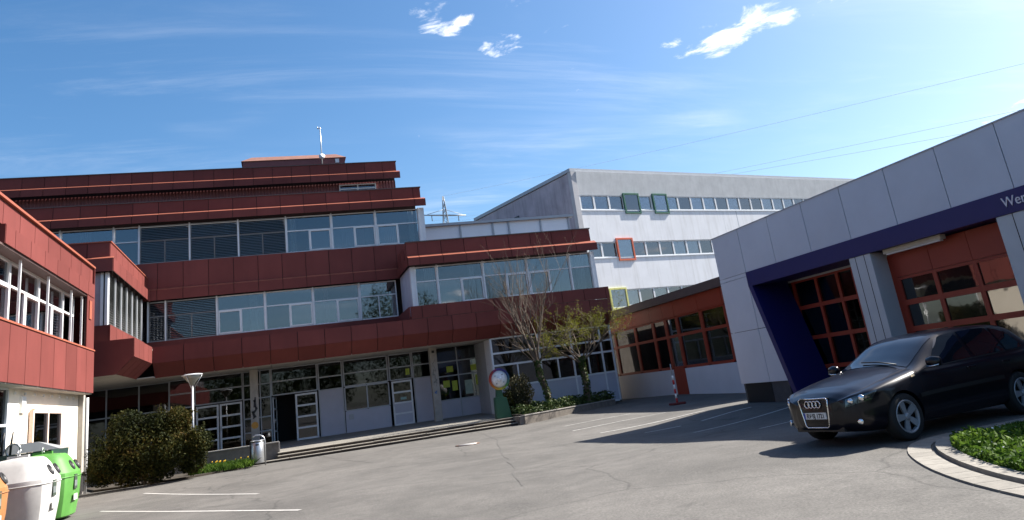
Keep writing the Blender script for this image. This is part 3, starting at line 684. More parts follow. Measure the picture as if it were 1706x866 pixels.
for i, (y, z) in enumerate(((33.5, .06), (33.8, .17), (34.1, .28))):
    x = -1.5 if i == 0 else -.35
    end = (9.75, 10.0, 10.2)[i]
    while x < end-.1:
        w = min(rs.choice((1.6, 2.0, 2.2)), end-x)
        dz = rs.uniform(-.006, .006); dy = rs.uniform(-.008, .008)
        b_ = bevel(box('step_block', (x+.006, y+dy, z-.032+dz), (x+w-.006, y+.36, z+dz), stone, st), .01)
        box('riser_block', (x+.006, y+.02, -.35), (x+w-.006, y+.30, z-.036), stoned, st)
        x += w
lwl = tag(slab('low_wall', [(-9.5, 34.42), (-.3, 34.42), (-.3, 34.66), (-9.5, 34.66)], lambda x, y: .66, -.2, concd), 'low dark concrete wall with pale coping beside the steps', 'wall')
cp = box('coping', (-9.5, 34.38, .66), (-.27, 34.69, .70), conc, lwl)
box('end_cap', (-.30, 34.38, .25), (-.25, 34.69, .66), conc, lwl)
# left planting bed
soil = mat('soil', (.045, .035, .025), .95, 0, .3, 5, .5, 20)
kind(slab('planting_bed', [(-7.2, 33.9), (-6.4, 31.6), (-3.4, 30.9), (-1.6, 32.2), (-1.25, 34.4), (-9.4, 34.4), (-9.4, 32.5)], lambda x, y: g(x, y)+.07, -.2, soil), 'structure')
# right raised planter
PA, PB = Vector((9.75, 33.05, 0)), Vector((15.3, 36.1, 0))
pl = thing('raised_planter', 'raised bed edged with a dark weathered concrete wall at the end of the steps', 'planter')
dd = (PB-PA).normalized(); nn = Vector((-dd.y, dd.x, 0)); L_ = (PB-PA).length
for i in range(4):
    a, b = PA+dd*(L_*i/4+.008), PA+dd*(L_*(i+1)/4-.008); q = [a, b, b+nn*.22, a+nn*.22]
    o = slab('wall_block', [(p.x, p.y) for p in q], lambda x, y: .30, -.25, concd, pl)
    q = [a-nn*.02, b-nn*.02, b+nn*.25, a+nn*.25]
    v = [(p.x, p.y, .302) for p in q]+[(p.x, p.y, .335) for p in q]; o = mesh('coping_stone', v, BF, conc, pl)
slab('soil', [(9.8, 33.2), (15.25, 36.2), (15.6, 37.55), (9.86, 37.55), (9.6, 34.4)], lambda x, y: .36+.06*math.sin(x*2)*math.sin(y*3), -.1, soil, pl)
box('wall_block', (9.55, 33.1, -.2), (9.78, 34.2, .30), concd, pl)
slab('wall_block', [(15.3, 36.1), (15.75, 37.55), (15.55, 37.58), (15.1, 36.2)], lambda x, y: .30, -.2, concd, pl)
# ------------------------------------------------------------------ vegetation
def leaves(name, centers, m, size, rn, parent=None, flat=0, aspect=.55, k='stuff'):
    v, f = [], []
    for c in centers:
        a = Vector((rn.gauss(0, 1), rn.gauss(0, 1), rn.gauss(0, 1)*(1-flat))).normalized()
        b = a.cross(Vector((rn.gauss(0, 1), rn.gauss(0, 1), rn.gauss(0, 1)))).normalized(); s = size*rn.uniform(.6, 1.35)
        p = Vector(c); i = len(v); w = b*s*aspect/2
        v += [p-a*s*.5, p+w, p+a*s*.5, p-w]; f.append((i, i+1, i+2, i+3))
    o = mesh(name, v, f, m, parent)
    if k: kind(o, k)
    return o
def grow(rn, p, d, ln, rad, lvl, out, tips, up=.15, spread=.6, limit=None, nseg=4):
    pts = [p.copy()]; rads = [rad]
    for i in range(nseg):
        d = (d+Vector((rn.gauss(0, .10), rn.gauss(0, .10), up*.25+rn.gauss(0, .06)))).normalized()
        p = p+d*ln/nseg
        if limit: p.y = min(p.y, limit)
        pts.append(p.copy()); rads.append(rad*(1-.45*(i+1)/nseg))
        if lvl <= 1: tips.append((p.copy(), d.copy()))
    out.append((pts, rads, 6 if rad > .03 else (4 if rad > .008 else 3)))
    if lvl == 0: return
    for i in range(rn.choice((3, 4) if lvl > 1 else (3, 4, 5))):
        t = rn.uniform(.3, 1); k = min(int(t*nseg), nseg-1); q = pts[k].lerp(pts[k+1], t*nseg-k)
        ax = Vector((rn.gauss(0, 1), rn.gauss(0, 1), rn.gauss(0, .5))).normalized()
        nd = (d+ax*spread).normalized()
        grow(rn, q, nd, ln*rn.uniform(.5, .78), rad*.5*rn.uniform(.8, 1.1), lvl-1, out, tips, up, spread, limit, nseg)
def tubes(name, segs, m, parent):
    v, f = [], []
    for pts, rads, n in segs:
        a, b = tube_vf(pts, rads, n, False); k = len(v); v += a; f += [tuple(i+k for i in q) for q in b]
    return mesh(name, v, f, m, parent, True)
bark = mat('grey_brown_bark', (.115, .085, .06), .9, 0, .3, 9, .4, 30)
twig = mat('brown_twig', (.115, .082, .058), .8, 0, .25, 6)
ivy = leafmat('ivy_leaf', [(.012, .022, .006), (.045, .075, .018), (.13, .15, .06)], .4, .15, 3)
bud = leafmat('spring_leaf', [(.07, .075, .008), (.16, .17, .02), (.26, .25, .035)], .5, .4, 1.5)
budr = leafmat('brown_bud', [(.10, .06, .035), (.18, .12, .06), (.22, .18, .09)], .6, .3, 2)
def tree(loc, label, seed, leafy):
    rn = random.Random(seed); t = thing('tree', label, 'tree', loc); out, tips = [], []; LIM = 36.75-loc[1]
    if not leafy:
        base = [(Vector((0, 0, -.05)), .14), (Vector((-.10, 0, .7)), .12), (Vector((-.33, 0, 1.5)), .11), (Vector((-.40, 0, 2.2)), .10)]
        top = base[-1][0]
        for i in range(7):
            a = i*.9+rn.uniform(-.3, .3); d = Vector((math.cos(a)*.34, math.sin(a)*.2, 1)).normalized()
            grow(rn, top-Vector((0, 0, rn.uniform(0, .3))), d, rn.uniform(2.0, 3.2), .04, 3, out, tips, .22, .5, LIM, 6)
        for a in (-2.0, 2.8, .2, 1.1): grow(rn, top-Vector((0, 0, .2)), Vector((math.cos(a)*.9, -.25, .55)).normalized(), 1.7, .03, 2, out, tips, .1, .55, LIM)
    else:
        base = [(Vector((0, 0, -.05)), .14), (Vector((0, 0, .9)), .12), (Vector((-.05, 0, 1.6)), .11), (Vector((-.05, 0, 2.1)), .10)]
        top = base[-1][0]
        for i in range(9):
            a = i*.7; d = Vector((math.cos(a)*.85, math.sin(a)*.35, .62)).normalized()
            grow(rn, top-Vector((0, 0, rn.uniform(0, .4))), d, rn.uniform(1.4, 2.1), .04, 3, out, tips, .03, .65, LIM)
    tubes('trunk', [([p for p, r in base], [r for p, r in base], 9)], bark, t)
    kind(tubes('branches', out, twig if not leafy else bark, t), 'stuff')
    if leafy:
        cs = [p+Vector((rn.gauss(0, .07), rn.gauss(0, .07), rn.gauss(0, .06))) for p, d in tips for _ in range(4) if rn.random() < .8]
        leaves('crown', cs, bud, .055, rn, t)
    else:
        leaves('crown', [p+Vector((rn.gauss(0, .03), rn.gauss(0, .03), rn.gauss(0, .03))) for p, d in tips if rn.random() < .33], budr, .045, rn, t)
    cs = []
    for (p, r), (q, s) in zip(base, base[1:]):
        for k in range(230):
            u = rn.random(); c = p.lerp(q, u); a = rn.uniform(0, 6.28); rad = r+rn.uniform(0, .06); cs.append(c+Vector((math.cos(a)*rad, math.sin(a)*rad, 0)))
    leaves('ivy', cs, ivy, .10, rn, t, aspect=.9)
    return t
tree((11.72, 35.2, .38), 'bare tree with upright twigs and an ivy covered leaning trunk', 11, False)
tree((13.75, 35.6, .38), 'small tree with fresh yellow green leaves and ivy on its trunk', 5, True)
rn = random.Random(3)
cs = []
while len(cs) < 5200:
    x, y = rn.uniform(9.8, 15.5), rn.uniform(33.2, 37.4)
    if (Vector((x, y, 0))-PA).dot(nn) < .18: continue
    cs.append((x, y, .36+rn.random()**1.6*.30*(1+.4*math.sin(x*3.1+y))))
leaves('ivy_ground_cover', cs, ivy, .11, rn, None, .3, .9)
def shrub(name, label, loc, rx, ry, rz, n, m, size, seed, lumps=0, LL=None):
    rn = random.Random(seed); t = thing(name, label, 'shrub', loc); cs = []; segs = []
    L = [(Vector((0, 0, rz)), Vector((rx, ry, rz)))]
    for i in range(lumps):
        a = rn.uniform(0, 6.28); s = rn.uniform(.34, .58)
        L.append((Vector((math.cos(a)*rx*.62, math.sin(a)*ry*.62, rz*rn.uniform(.35, 1.75))), Vector((rx, ry, rz))*s))
    if lumps: L = L[1:]
    if LL:
        L = [(Vector((a, rn.uniform(-.35, .35), b)), Vector((r_, r_*.9, r_))) for a, b, r_ in LL]
        for i in range(46):     # stray shoots that break the outline
            c, r = rn.choice(L); d = Vector((rn.gauss(0, 1), rn.gauss(0, .8), rn.gauss(.35, .8))).normalized()
            p0, p1 = c+Vector((d.x*r.x, d.y*r.y, d.z*r.z))*.7, c+Vector((d.x*r.x, d.y*r.y, d.z*r.z))*rn.uniform(1.1, 1.36)+Vector((0, 0, .05))
            if p1.z < .1: continue
            segs.append(([p0, p1], [.008, .004], 3))
            for k in range(46): cs.append(p0.lerp(p1, rn.random())+Vector((rn.gauss(0, .045), rn.gauss(0, .045), rn.gauss(0, .045))))
    for i in range(n):
        c, r = rn.choice(L); d = Vector((rn.gauss(0, 1), rn.gauss(0, 1), rn.gauss(0, 1))).normalized(); q = rn.random()**.45
        w = 1+.22*noise.noise(d*2.2+c*3)
        p = c+Vector((d.x*r.x, d.y*r.y, d.z*r.z))*q*w
        if p.z > .03: cs.append(p)
    leaves('foliage', cs, m, size, rn, t)
    for i in range(14):
        c, r = rn.choice(L); segs.append(([Vector((rn.uniform(-.12, .12)*rx, rn.uniform(-.1, .1), 0)), c*.5+Vector((0, 0, .1)), c+Vector((rn.uniform(-.4, .4)*r.x, 0, rn.uniform(0, .5)*r.z))], [.035, .02, .008], 5))
    tubes('stem', segs, bark, t); return t
yew = leafmat('yew_needles', [(.006, .010, .003), (.020, .026, .006), (.050, .050, .009), (.10, .06, .015)], .6, .2, 1.1)
shrub('evergreen_shrub', 'broad dark evergreen shrub with yellowish tips in front of the glass entrance', (-4.45, 30.6, .03), 1.85, 1.1, 1.30, 38000, yew, .085, 33, 24, [(-1.32, 1.15, .66), (-1.55, .62, .5), (-.78, 1.95, .62), (-.35, 1.2, .85), (.22, 1.82, .60), (.85, 1.95, .48), (.72, 1.05, .75), (1.5, 1.15, .52), (1.3, .6, .5), (-.7, .55, .6), (.2, .55, .6)])
hed = leafmat('clipped_leaf', [(.02, .022, .008), (.07, .065, .03), (.16, .14, .08)], .5, .2, 4)
shrub('clipped_shrub', 'rounded clipped grey green shrub behind the colour wheel', (10.55, 36.1, .35), .68, .6, .86, 5200, hed, .09, 8)
shrub('dark_shrub', 'small dark shrub left of the colour wheel pedestal', (9.75, 35.7, .3), .38, .4, .62, 1400, yew, .09, 9)
grassm = leafmat('grass_blade', [(.02, .045, .006), (.06, .12, .015), (.14, .22, .03)], .5, .35, 2)
def blades(name, pts, h, m, seed, wid=.012, lean=.5):
    rn = random.Random(seed); v, f = [], []
    for x, y, z in pts:
        a = rn.uniform(0, 6.28); hh = h*rn.uniform(.5, 1.3); w = Vector((math.cos(a), math.sin(a), 0))*wid; l = Vector((rn.gauss(0, lean), rn.gauss(0, lean), 0))*hh
        p = Vector((x, y, z)); i = len(v); v += [p-w, p+w, p+w*.8+l*.4+Vector((0, 0, hh*.6)), p+l+Vector((0, 0, hh)), p-w*.8+l*.4+Vector((0, 0, hh*.6))]; f.append((i, i+1, i+2, i+3, i+4))
    return kind(mesh(name, v, f, m), 'stuff')
# right lawn bed behind a kerb
KB = [(5.9, 4.2), (6.35, 5.9), (6.75, 6.9), (7.25, 7.78), (7.82, 8.55), (8.4, 8.98), (9.3, 9.08), (10.6, 9.12), (12.0, 9.25), (13.3, 9.4)]
def cr(P, k=6):
    out = []
    for i in range(len(P)-1):
        p0, p1, p2, p3 = [Vector((*P[min(max(j, 0), len(P)-1)], 0)) for j in (i-1, i, i+1, i+2)]
        for s in range(k):
            t = s/k; out.append(.5*((2*p1)+(p2-p0)*t+(2*p0-5*p1+4*p2-p3)*t*t+(3*p1-p0-3*p2+p3)*t**3))
    out.append(Vector((*P[-1], 0))); return out
KC = cr(KB)
def off(C, d):
    r = []
    for i, p in enumerate(C):
        t = (C[min(i+1, len(C)-1)]-C[max(i-1, 0)]).normalized(); r.append(p+Vector((t.y, -t.x, 0))*d)
    return r
kerb = kind(bpy.data.objects.new('kerb', None), 'structure'); COL.objects.link(kerb)
kst = mat('kerb_stone', (.24, .22, .19), .9, 0, .2, 7, .3, 50, rnd=.12)
def stones(C, d0, d1, dz, name, step):
    A_, B_ = off(C, d0), off(C, d1); 
    for i in range(0, len(C)-step, step):
        q = [A_[i], B_[i], B_[i+step], A_[i+step]]; c = sum(q, Vector())/4; q = [c+(p-c)*.975 for p in q]
        v = [(p.x, p.y, g(p.x, p.y)-.1) for p in q]+[(p.x, p.y, g(p.x, p.y)+dz) for p in q]
        o = mesh(name, v, BF, kst, kerb); fixn(o.data)
stones(KC, -.30, -.02, .02, 'gutter_stone', 2); stones(KC, .03, .22, .05, 'kerb_stone', 3)
IN = off(KC, .22)
ol = [(p.x, p.y) for p in IN]+[(13.3, 2.0), (7.5, 2.0)]
def lz(x, y):
    d = min(math.hypot(x-p.x, y-p.y) for p in IN); t = min(d/.9, 1); return g(x, y)+.04+.13*t*t*(3-2*t)

rn = random.Random(17); gp = []
def inside(x, y):
    c = False; j = len(ol)-1
    for i in range(len(ol)):
        (a, b), (p, q) = ol[i], ol[j]
        if (b > y) != (q > y) and x < (p-a)*(y-b)/(q-b)+a: c = not c
        j = i
    return c
bv_, bf_, bi_ = [], [], {}
for j in range(56):
    for i in range(62):
        x, y = 5.6+i*.125, 2.6+j*.125
        q_ = [(x, y), (x+.125, y), (x+.125, y+.125), (x, y+.125)]
        if all(inside(*p) for p in q_):
            fc_ = []
            for p in q_:
                k_ = (round(p[0], 3), round(p[1], 3))
                if k_ not in bi_: bi_[k_] = len(bv_); bv_.append((*p, lz(*p)-.01))
                fc_.append(bi_[k_])
            bf_.append(tuple(fc_))
kind(mesh('lawn_bed', bv_, bf_, soil, None, True), 'structure')
kind(slab('lawn_edge', ol, lambda x, y: g(x, y)+.03, -.1, soil), 'structure')
while len(gp) < 40000:
    x, y = rn.uniform(5.5, 13.2), rn.uniform(4.0, 9.4)
    if inside(x, y) and noise.noise(Vector((x*.9, y*.9, 3)))>-.35: gp.append((x, y, lz(x, y)-.015))
blades('grass', gp, .055, grassm, 5, .007)
wp = [(rn.gauss(7.55, .22), rn.gauss(7.25, .3)) for _ in range(900)]
wl_ = []
while len(wl_) < 9000:
    x, y = rn.uniform(6.3, 8.6), rn.uniform(5.2, 8.7)
    h_ = .5+.5*noise.noise(Vector((x*1.7, y*1.7, 1.3)))+.45*math.exp(-((x-7.75)**2+(y-7.9)**2)/.12)
    if inside(x, y) and rn.random() < h_: wl_.append((x, y, lz(x, y)+rn.random()**1.5*.17*h_))
leaves('leafy_weeds', wl_, grassm, .075, rn, None, .1, .42)
pet = mat('white_petal', (.7, .7, .66), .6)
leaves('fallen_petals', [(rn.uniform(6.6, 8.2), rn.uniform(5.6, 8.0), 0) for _ in range(0)]+[(x, y, z+.03) for x, y, z in rn.sample(wl_, 60)], pet, .035, rn, None, .6, .8)
gp = [(rn.uniform(-3.4, -1.2), rn.uniform(31.6, 34.2)) for _ in range(2600)]
blades('grass_tufts', [(x, y, g(x, y)+.06) for x, y in gp], .22, grassm, 8, .016, .6)
yel = mat('yellow_petal', (.75, .50, .02), .6)
for i in range(11):
    x, y = rn.uniform(-2.75, -2.2) if i < 8 else rn.uniform(-1.9, -1.4), rn.uniform(32.3, 33.2)
    fl = thing('daffodil', 'small yellow daffodil in the grass by the low wall', 'flower', (x, y, g(x, y)+.06), 0, 'yellow daffodils by the low wall')
    tube('stem', [(0, 0, 0), (.01, 0, .26)], .006, grassm, fl, 4)
    v = []; f = []
    for k in range(6):
        a = k*1.047; j = len(v); v += [(0, 0, .27), (.03*math.cos(a-.4), .03*math.sin(a-.4), .285), (.055*math.cos(a), .055*math.sin(a), .29), (.03*math.cos(a+.4), .03*math.sin(a+.4), .285)]; f.append((j, j+1, j+2, j+3))
    mesh('petals', v, f, yel, fl); lathe('trumpet', [(.01, .27), (.018, .30), (.022, .32)], yel, fl, 8)
# far wood on the other side of the courtyard, mirrored in the window panes
rn = random.Random(44); cs = []
for i in range(46):
    c = Vector((-110+i*5+rn.uniform(-3, 3), -58+rn.uniform(-10, 6), 0)); h = rn.uniform(9, 15)+9*max(0, math.sin(i*.55))
    for k in range(2600):
        d = Vector((rn.gauss(0, 1), rn.gauss(0, 1), rn.gauss(0, 1))).normalized()*rn.random()**.4; cs.append(c+Vector((d.x*4.5, d.y*4, h*.58+d.z*h*.5)))
leaves('distant_wood', cs, leafmat('wood_leaf', [(.012, .02, .005), (.03, .045, .012), (.06, .07, .02)], .6, .2, .2), .48, rn)
# ------------------------------------------------------------------ lamp post, bin, sculpture, barrier
lp = thing('street_lamp', 'slender grey park lamp with a funnel shaped head behind the evergreen shrub', 'lamp post', (-3.26, 32.0, g(-3.2, 32.0)))
tube('post', [(0, 0, -.05), (0, 0, 3.22)], [.055, .045], galv, lp, 12)
lathe('lamp_shade', [(.06, 3.2), (.10, 3.26), (.24, 3.42), (.34, 3.54), (.33, 3.54), (.2, 3.46)], mat('milky_shade', (.30, .29, .24), .3, 0, .05, 5), lp, 20)
lathe('cap', [(.37, 3.545), (.37, 3.575), (.25, 3.60), (.02, 3.61)], whitef, lp, 20)
for a in (0, 2.1, 4.2): tube('strut', [(.05*math.cos(a), .05*math.sin(a), 3.05), (.35*math.cos(a), .35*math.sin(a), 3.54)], .012, galv, lp, 5)
tb = thing('litter_bin', 'galvanised cylindrical litter bin hung in a bent tube frame beside the steps', 'bin', (-1.05, 32.6, g(-1, 32.6)))
lathe('drum', [(.225, .10), (.235, .12), (.235, .84), (.225, .85), (.2, .83)], galv, tb, 24)
tube('rim', [(.24*math.cos(a*.3142), .24*math.sin(a*.3142), .90) for a in range(21)], .02, galv, tb, 6)
tube('hoop', [(.27, .05, -.05), (.28, .05, .85), (.24, .05, 1.0), (.12, .05, 1.09), (-.05, .05, 1.11), (-.2, .05, 1.05)], .024, galv, tb, 8)
tube('frame_post', [(-.26, .05, -.05), (-.26, .05, .9)], .022, blackm, tb, 8)
lathe('inner_liner', [(.2, .84), (.2, .9), (.19, .9), (.19, .84)], blackm, tb, 20, (0, 0, 0), True, False)
box('lock_plate', (-.06, -.245, .74), (.06, -.232, .79), blackm, tb)
sc = thing('colour_wheel_sculpture', 'white disc with rainbow rim mounted on a dark green pedestal at the steps', 'sculpture', (9.2, 34.45, .29))
grn = mat('dark_green_paint', (.018, .085, .045), .45, 0, .1, 3)
def taper(name, pts, y0, y1, m): return plate(name, pts, y0, y1, m, sc)
taper('pedestal', [(-.33, 0), (.34, 0), (.20, .86), (.08, .86), (.08, .90), (-.28, .90), (-.30, .86)], -.18, .22, grn)
taper('neck', [(-.22, .90), (.07, .90), (.03, 1.35), (-.17, 1.35)], -.1, .14, grn)
dc = lathe('disc', [(.02, -.03), (.36, -.035), (.36, .03), (.02, .03)], whitef, sc, 40, (-.03, -.16, 1.66)); dc.rotation_euler = (R(90), 0, R(-4))
RC = [(.02, .03, .22), (.05, .03, .25), (.35, .02, .03), (.55, .05, .02), (.65, .22, .02), (.65, .5, .03), (.10, .3, .06), (.02, .12, .2)]
for k in range(16):
    v, f = [], []
    for s in range(4):
        a = (k+s/3)*math.pi/8+.6
        for r in (.365, .465):
            for z in (-.05, .05): v.append((r*math.cos(a), r*math.sin(a), z))
    for s in range(3):
        i = s*4; f += [(i, i+4, i+6, i+2), (i+1, i+3, i+7, i+5), (i+2, i+6, i+7, i+3), (i, i+1, i+5, i+4)]
    f += [(0, 2, 3, 1), (12, 13, 15, 14)]
    ci = k/2; c0, c1 = RC[int(ci) % 8], RC[(int(ci)+1) % 8]; c = [(p+(q-p)*(ci % 1))*.6 for p, q in zip(c0, c1)]
    o = mesh('rim_segment', v, f, mat('rim_%d' % k, c, .45), sc, loc=(-.03, -.16, 1.66)); o.rotation_euler = (R(90), 0, R(-4)); fixn(o.data)
hb = lathe('hub', [(.12, 0), (.11, .03), (.06, .05), (.01, .055)], alu, sc, 20, (-.03, -.2, 1.66)); hb.rotation_euler = (R(90), 0, 0)
for k in range(4):
    a = k*1.571+.9; o = lathe('bolt', [(.022, 0), (.022, .02), (.005, .022)], blackm, sc, 10, (-.03+.24*math.cos(a), -.195, 1.66+.24*math.sin(a))); o.rotation_euler = (R(90), 0, 0)
bp_ = thing('barrier_post', 'red and white striped barrier post standing by the annex door', 'bollard', (14.6, 28.4, g(14.6, 28.4)))
wr, rd = mat('post_white', (.75, .75, .75), .4), mat('post_red', (.5, .02, .02), .4)
for k in range(6): tube('stripe', [(0, 0, .08+k*.17), (0, 0, .08+k*.17+.169)], .04, rd if k % 2 == 0 else wr, bp_, 12)
tube('tip', [(0, 0, 1.1), (0, 0, 1.55)], .018, galv, bp_, 8)
bevel(box('base_plate', (-.28, -.2, 0), (.28, .2, .09), mat('red_rubber', (.14, .02, .02), .8), bp_), .03)
mh = thing('drain_cover', 'round metal drain cover set in the asphalt in front of the steps', 'manhole', (5.61, 25.9, g(5.61, 25.9)+.003))
lathe('frame', [(.40, 0), (.40, .012), (.33, .012)], mat('rusty_iron', (.16, .09, .06), .7, .3, .3, 12), mh, 28)
lathe('lid', [(.32, .0), (.32, .014), (.02, .014)], mat('bare_steel', (.6, .58, .55), .45, .6, .1, 10), mh, 28)
# ------------------------------------------------------------------ recycling containers
def igloo(y, col, nm, label):
    t = thing('recycling_container', label, 'container', (-5.62-max(0, 19-y)*.45, y, g(-5.5, y)), 0, None)
    m_ = mat(nm+'_plastic', col, .5, 0, .14, 3, .05, 8, streak=.35, streak_col=tuple(c*.45 for c in col)); t.scale = (.94, .94, .95); prof = [(.68, .06), (.72, .09), (.79, .55), (.815, .98), (.80, 1.08), (.785, 1.10), (.60, 1.42), (.52, 1.52), (.46, 1.56), (.12, 1.60)]
    n_ = 32; v, f = [], []
    for r, z in prof:
        for j in range(n_):
            a = 2*math.pi*j/n_; e = (abs(math.cos(a))**4+abs(math.sin(a))**4)**(-1/4); v.append((r*e*math.cos(a), r*e*math.sin(a), z))
    for i in range(len(prof)-1):
        for j in range(n_): f.append((i*n_+j, i*n_+(j+1) % n_, (i+1)*n_+(j+1) % n_, (i+1)*n_+j))
    f += [tuple(reversed(range(n_))), tuple(range((len(prof)-1)*n_, len(prof)*n_))]
    sh = mesh('shell', v, f, m_, t, True); sh.data.set_sharp_from_angle(angle=R(24))
    for s in (-.12, .42):
        h = lathe('hole', [(.135, -.02), (.135, .018), (.10, .018), (.095, .006)], blackm, t, 20, (.70, s, 1.25)); h.rotation_euler = (0, R(60), 0)
    box('notice_board', (.815, -.34, .68), (.826, -.06, 1.02), mat('dark_notice', (.05, .07, .05), .5), t)
    for k in range(3): box('pictogram', (.827, -.30+k*.085, .74), (.829, -.265+k*.085, .88), alud, t)
    box('notice_strip', (.81, -.36, .42), (.822, .0, .56), mat('pale_notice', (.6, .6, .55), .5), t)
    tube('moulded_rib', [(q[0]*1.004, q[1]*1.004, q[2]) for q in v[3*n_:4*n_]]+[v[3*n_]], .014, m_, t, 6)
    tube('lifting_ring', [(0, .08*math.cos(a*.524), 1.68+.08*math.sin(a*.524)) for a in range(13)], .016, galv, t, 6)
    box('lifting_bar', (-.22, -.06, 1.58), (.22, .06, 1.65), m_, t)
igloo(22.15, (.09, .27, .05), 'green', 'light green glass recycling container in the row by the cream wall')
igloo(20.30, (.50, .49, .47), 'white', 'white glass recycling container between the green and orange ones')
igloo(18.1, (.36, .15, .05), 'orange', 'orange brown glass recycling container at the end of the row')
sk = thing('waste_skip', 'dark green waste skip with grey sloping lid behind the recycling containers', 'skip', (-6.28, 24.0, -.02))
dg = mat('skip_green', (.02, .05, .04), .5, 0, .15, 4)
mesh('tub', [(-.5, -.7, 0), (.45, -.7, 0), (.45, .7, 0), (-.5, .7, 0), (-.65, -.85, 1.62), (.6, -.85, 1.62), (.6, .85, 1.62), (-.65, .85, 1.62)], BF, dg, sk)
mesh('lid', [(-.66, -.2, 1.625), (.62, -.2, 1.625), (.62, .86, 1.625), (-.66, .86, 1.625), (-.6, -.1, 1.86), (.1, -.1, 1.86), (.1, .8, 1.80), (-.6, .8, 1.80)], BF, mat('skip_grey', (.26, .27, .28), .6), sk)
for x in (-.62, -.42):
    tube('hook_arm', [(x, -.5, 1.6), (x+.02, -.5, 1.95), (x+.05, -.5, 2.18)], [.03, .026, .018], blackm, sk, 6)
tube('lifting_ring', [(-.35+.16*math.cos(a*.524), -.5, 1.72+.16*math.sin(a*.524)) for a in range(13)], .025, galv, sk, 6)
# ------------------------------------------------------------------ power line
py_ = thing('power_pylon', 'distant lattice power pylon with one crossarm above the white link', 'pylon', (55, 250, 0))
lat = mat('lattice_steel', (.34, .36, .38), .5, .4, .1, 1)
def halfw(z): return 3.2-(z/56)*2.3 if z < 56 else .9-(z-56)/10.6*.75
zs = [0, 8, 16, 24, 31, 37, 43, 48, 52, 56, 58, 60, 62, 64, 66.4]
for sx, sy in ((1, 1), (1, -1), (-1, 1), (-1, -1)): tube('leg', [(sx*halfw(z), sy*halfw(z), z) for z in zs], .13, lat, py_, 5)
br = []
for a, b in zip(zs, zs[1:]):
    p, q = halfw(a), halfw(b)
    for sg in (1, -1): br += [([Vector((-p, sg*p, a)), Vector((q, sg*q, b))], [.07, .07], 4), ([Vector((p, sg*p, a)), Vector((-q, sg*q, b))], [.07, .07], 4), ([Vector((sg*p, -p, a)), Vector((sg*q, q, b))], [.07, .07], 4)]
tubes('bracing', br, lat, py_)
for s in (-1, 1):
    tube('crossarm', [(0, 0, 59.7), (s*7.3, 0, 59.7-s*.5)], [.3, .18], lat, py_, 6)
    tube('crossarm_stay', [(0, 0, 61.8), (s*6.0, 0, 60.0-s*.4)], .09, lat, py_, 4)
    tube('insulator', [(s*4.6, 0, 59.5-s*.3), (s*4.6, 0, 57.7-s*.3)], .16, lat, py_, 6)
wirem = mat('grey_wire', (.42, .45, .50), .6)
for k, (a, e) in enumerate((((55, 250, 66.5), (339.3, 250, 116.5)), ((59.6, 250, 57.4), (339.3, 250, 95.0)), ((50.4, 250, 58.0), (339.3, 250, 88.5)))):
    A_, B_ = Vector(a), Vector((e[0]*.30, e[1]*.30, (e[2]-1.6)*.30+1.6)); B_ = A_+(B_-A_)*1.25; pts = []
    for i in range(25):
        t = i/24; pts.append(A_.lerp(B_, t)+Vector((0, 0, -4*t*(1-t)*1.2)))
    tag(tube('power_cable', pts, .022, wirem, None, 4), ('earth wire strung from the pylon tip across the sky', 'power cable strung from the right insulator of the pylon', 'power cable strung from the left insulator of the pylon')[k], 'cable')
# ------------------------------------------------------------------ parked car (local +x forward, +y left)
car = thing('parked_car', 'black hatchback with chrome framed grille parked at the kerb before the workshop', 'car', (9.52, 10.46, .14), math.atan2(-.13, -.991))
paintm = mat('black_car_paint', (.004, .004, .008), .28, 0, .05, 2, coat=.3, spec=.25)
cglass = mat('car_glass', (.006, .009, .013), .02, 0, .05, 2, ior=1.7)
chrome = mat('chrome', (.75, .76, .78), .12, 1, .03, 6); rubber = mat('tyre_rubber', (.012, .012, .012), .8)
alloy = mat('alloy_rim', (.30, .31, .33), .35, .3, .05, 6); trim = mat('black_trim', (.01, .01, .011), .5)
#      x      zb   wm   zbelt wbelt ztop  wtop
ST = [(2.13, .28, .36, .60, .34, .655, .30), (2.09, .24, .52, .63, .50, .70, .43), (1.98, .21, .68, .67, .655, .755, .54), (1.80, .19, .80, .71, .81, .81, .64), (1.45, .18, .882, .785, .835, .885, .66),
      (1.05, .18, .882, .85, .835, .955, .66), (.80, .18, .88, .885, .825, 1.00, .655), (.50, .18, .88, .90, .82, 1.145, .62), (.15, .18, .88, .91, .815, 1.315, .585), (-.15, .18, .88, .92, .815, 1.395, .57),
      (-.60, .18, .88, .93, .815, 1.42, .56), (-1.10, .18, .882, .94, .815, 1.42, .55), (-1.50, .19, .88, .95, .80, 1.40, .54), (-1.80, .22, .86, .96, .775, 1.335, .54), (-1.99, .26, .82, .94, .75, 1.15, .57), (-2.08, .32, .76, .82, .71, .90, .62), (-2.12, .36, .66, .72, .62, .78, .55)]
def crv(P, t):
    i = min(int(t), len(P)-2); u = t-i; p0, p1, p2, p3 = P[max(i-1, 0)], P[i], P[i+1], P[min(i+2, len(P)-1)]
    return [.5*(2*b+(c-a)*u+(2*a-5*b+4*c-d)*u*u+(3*b-a-3*c+d)*u**3) for a, b, c, d in zip(p0, p1, p2, p3)]
XS = [s[0] for s in ST]
def st_at(x):
    for i in range(len(XS)-1):
        if XS[i] >= x >= XS[i+1]: return crv(ST, i+(XS[i]-x)/(XS[i]-XS[i+1]))
    return list(ST[0] if x > XS[0] else ST[-1])
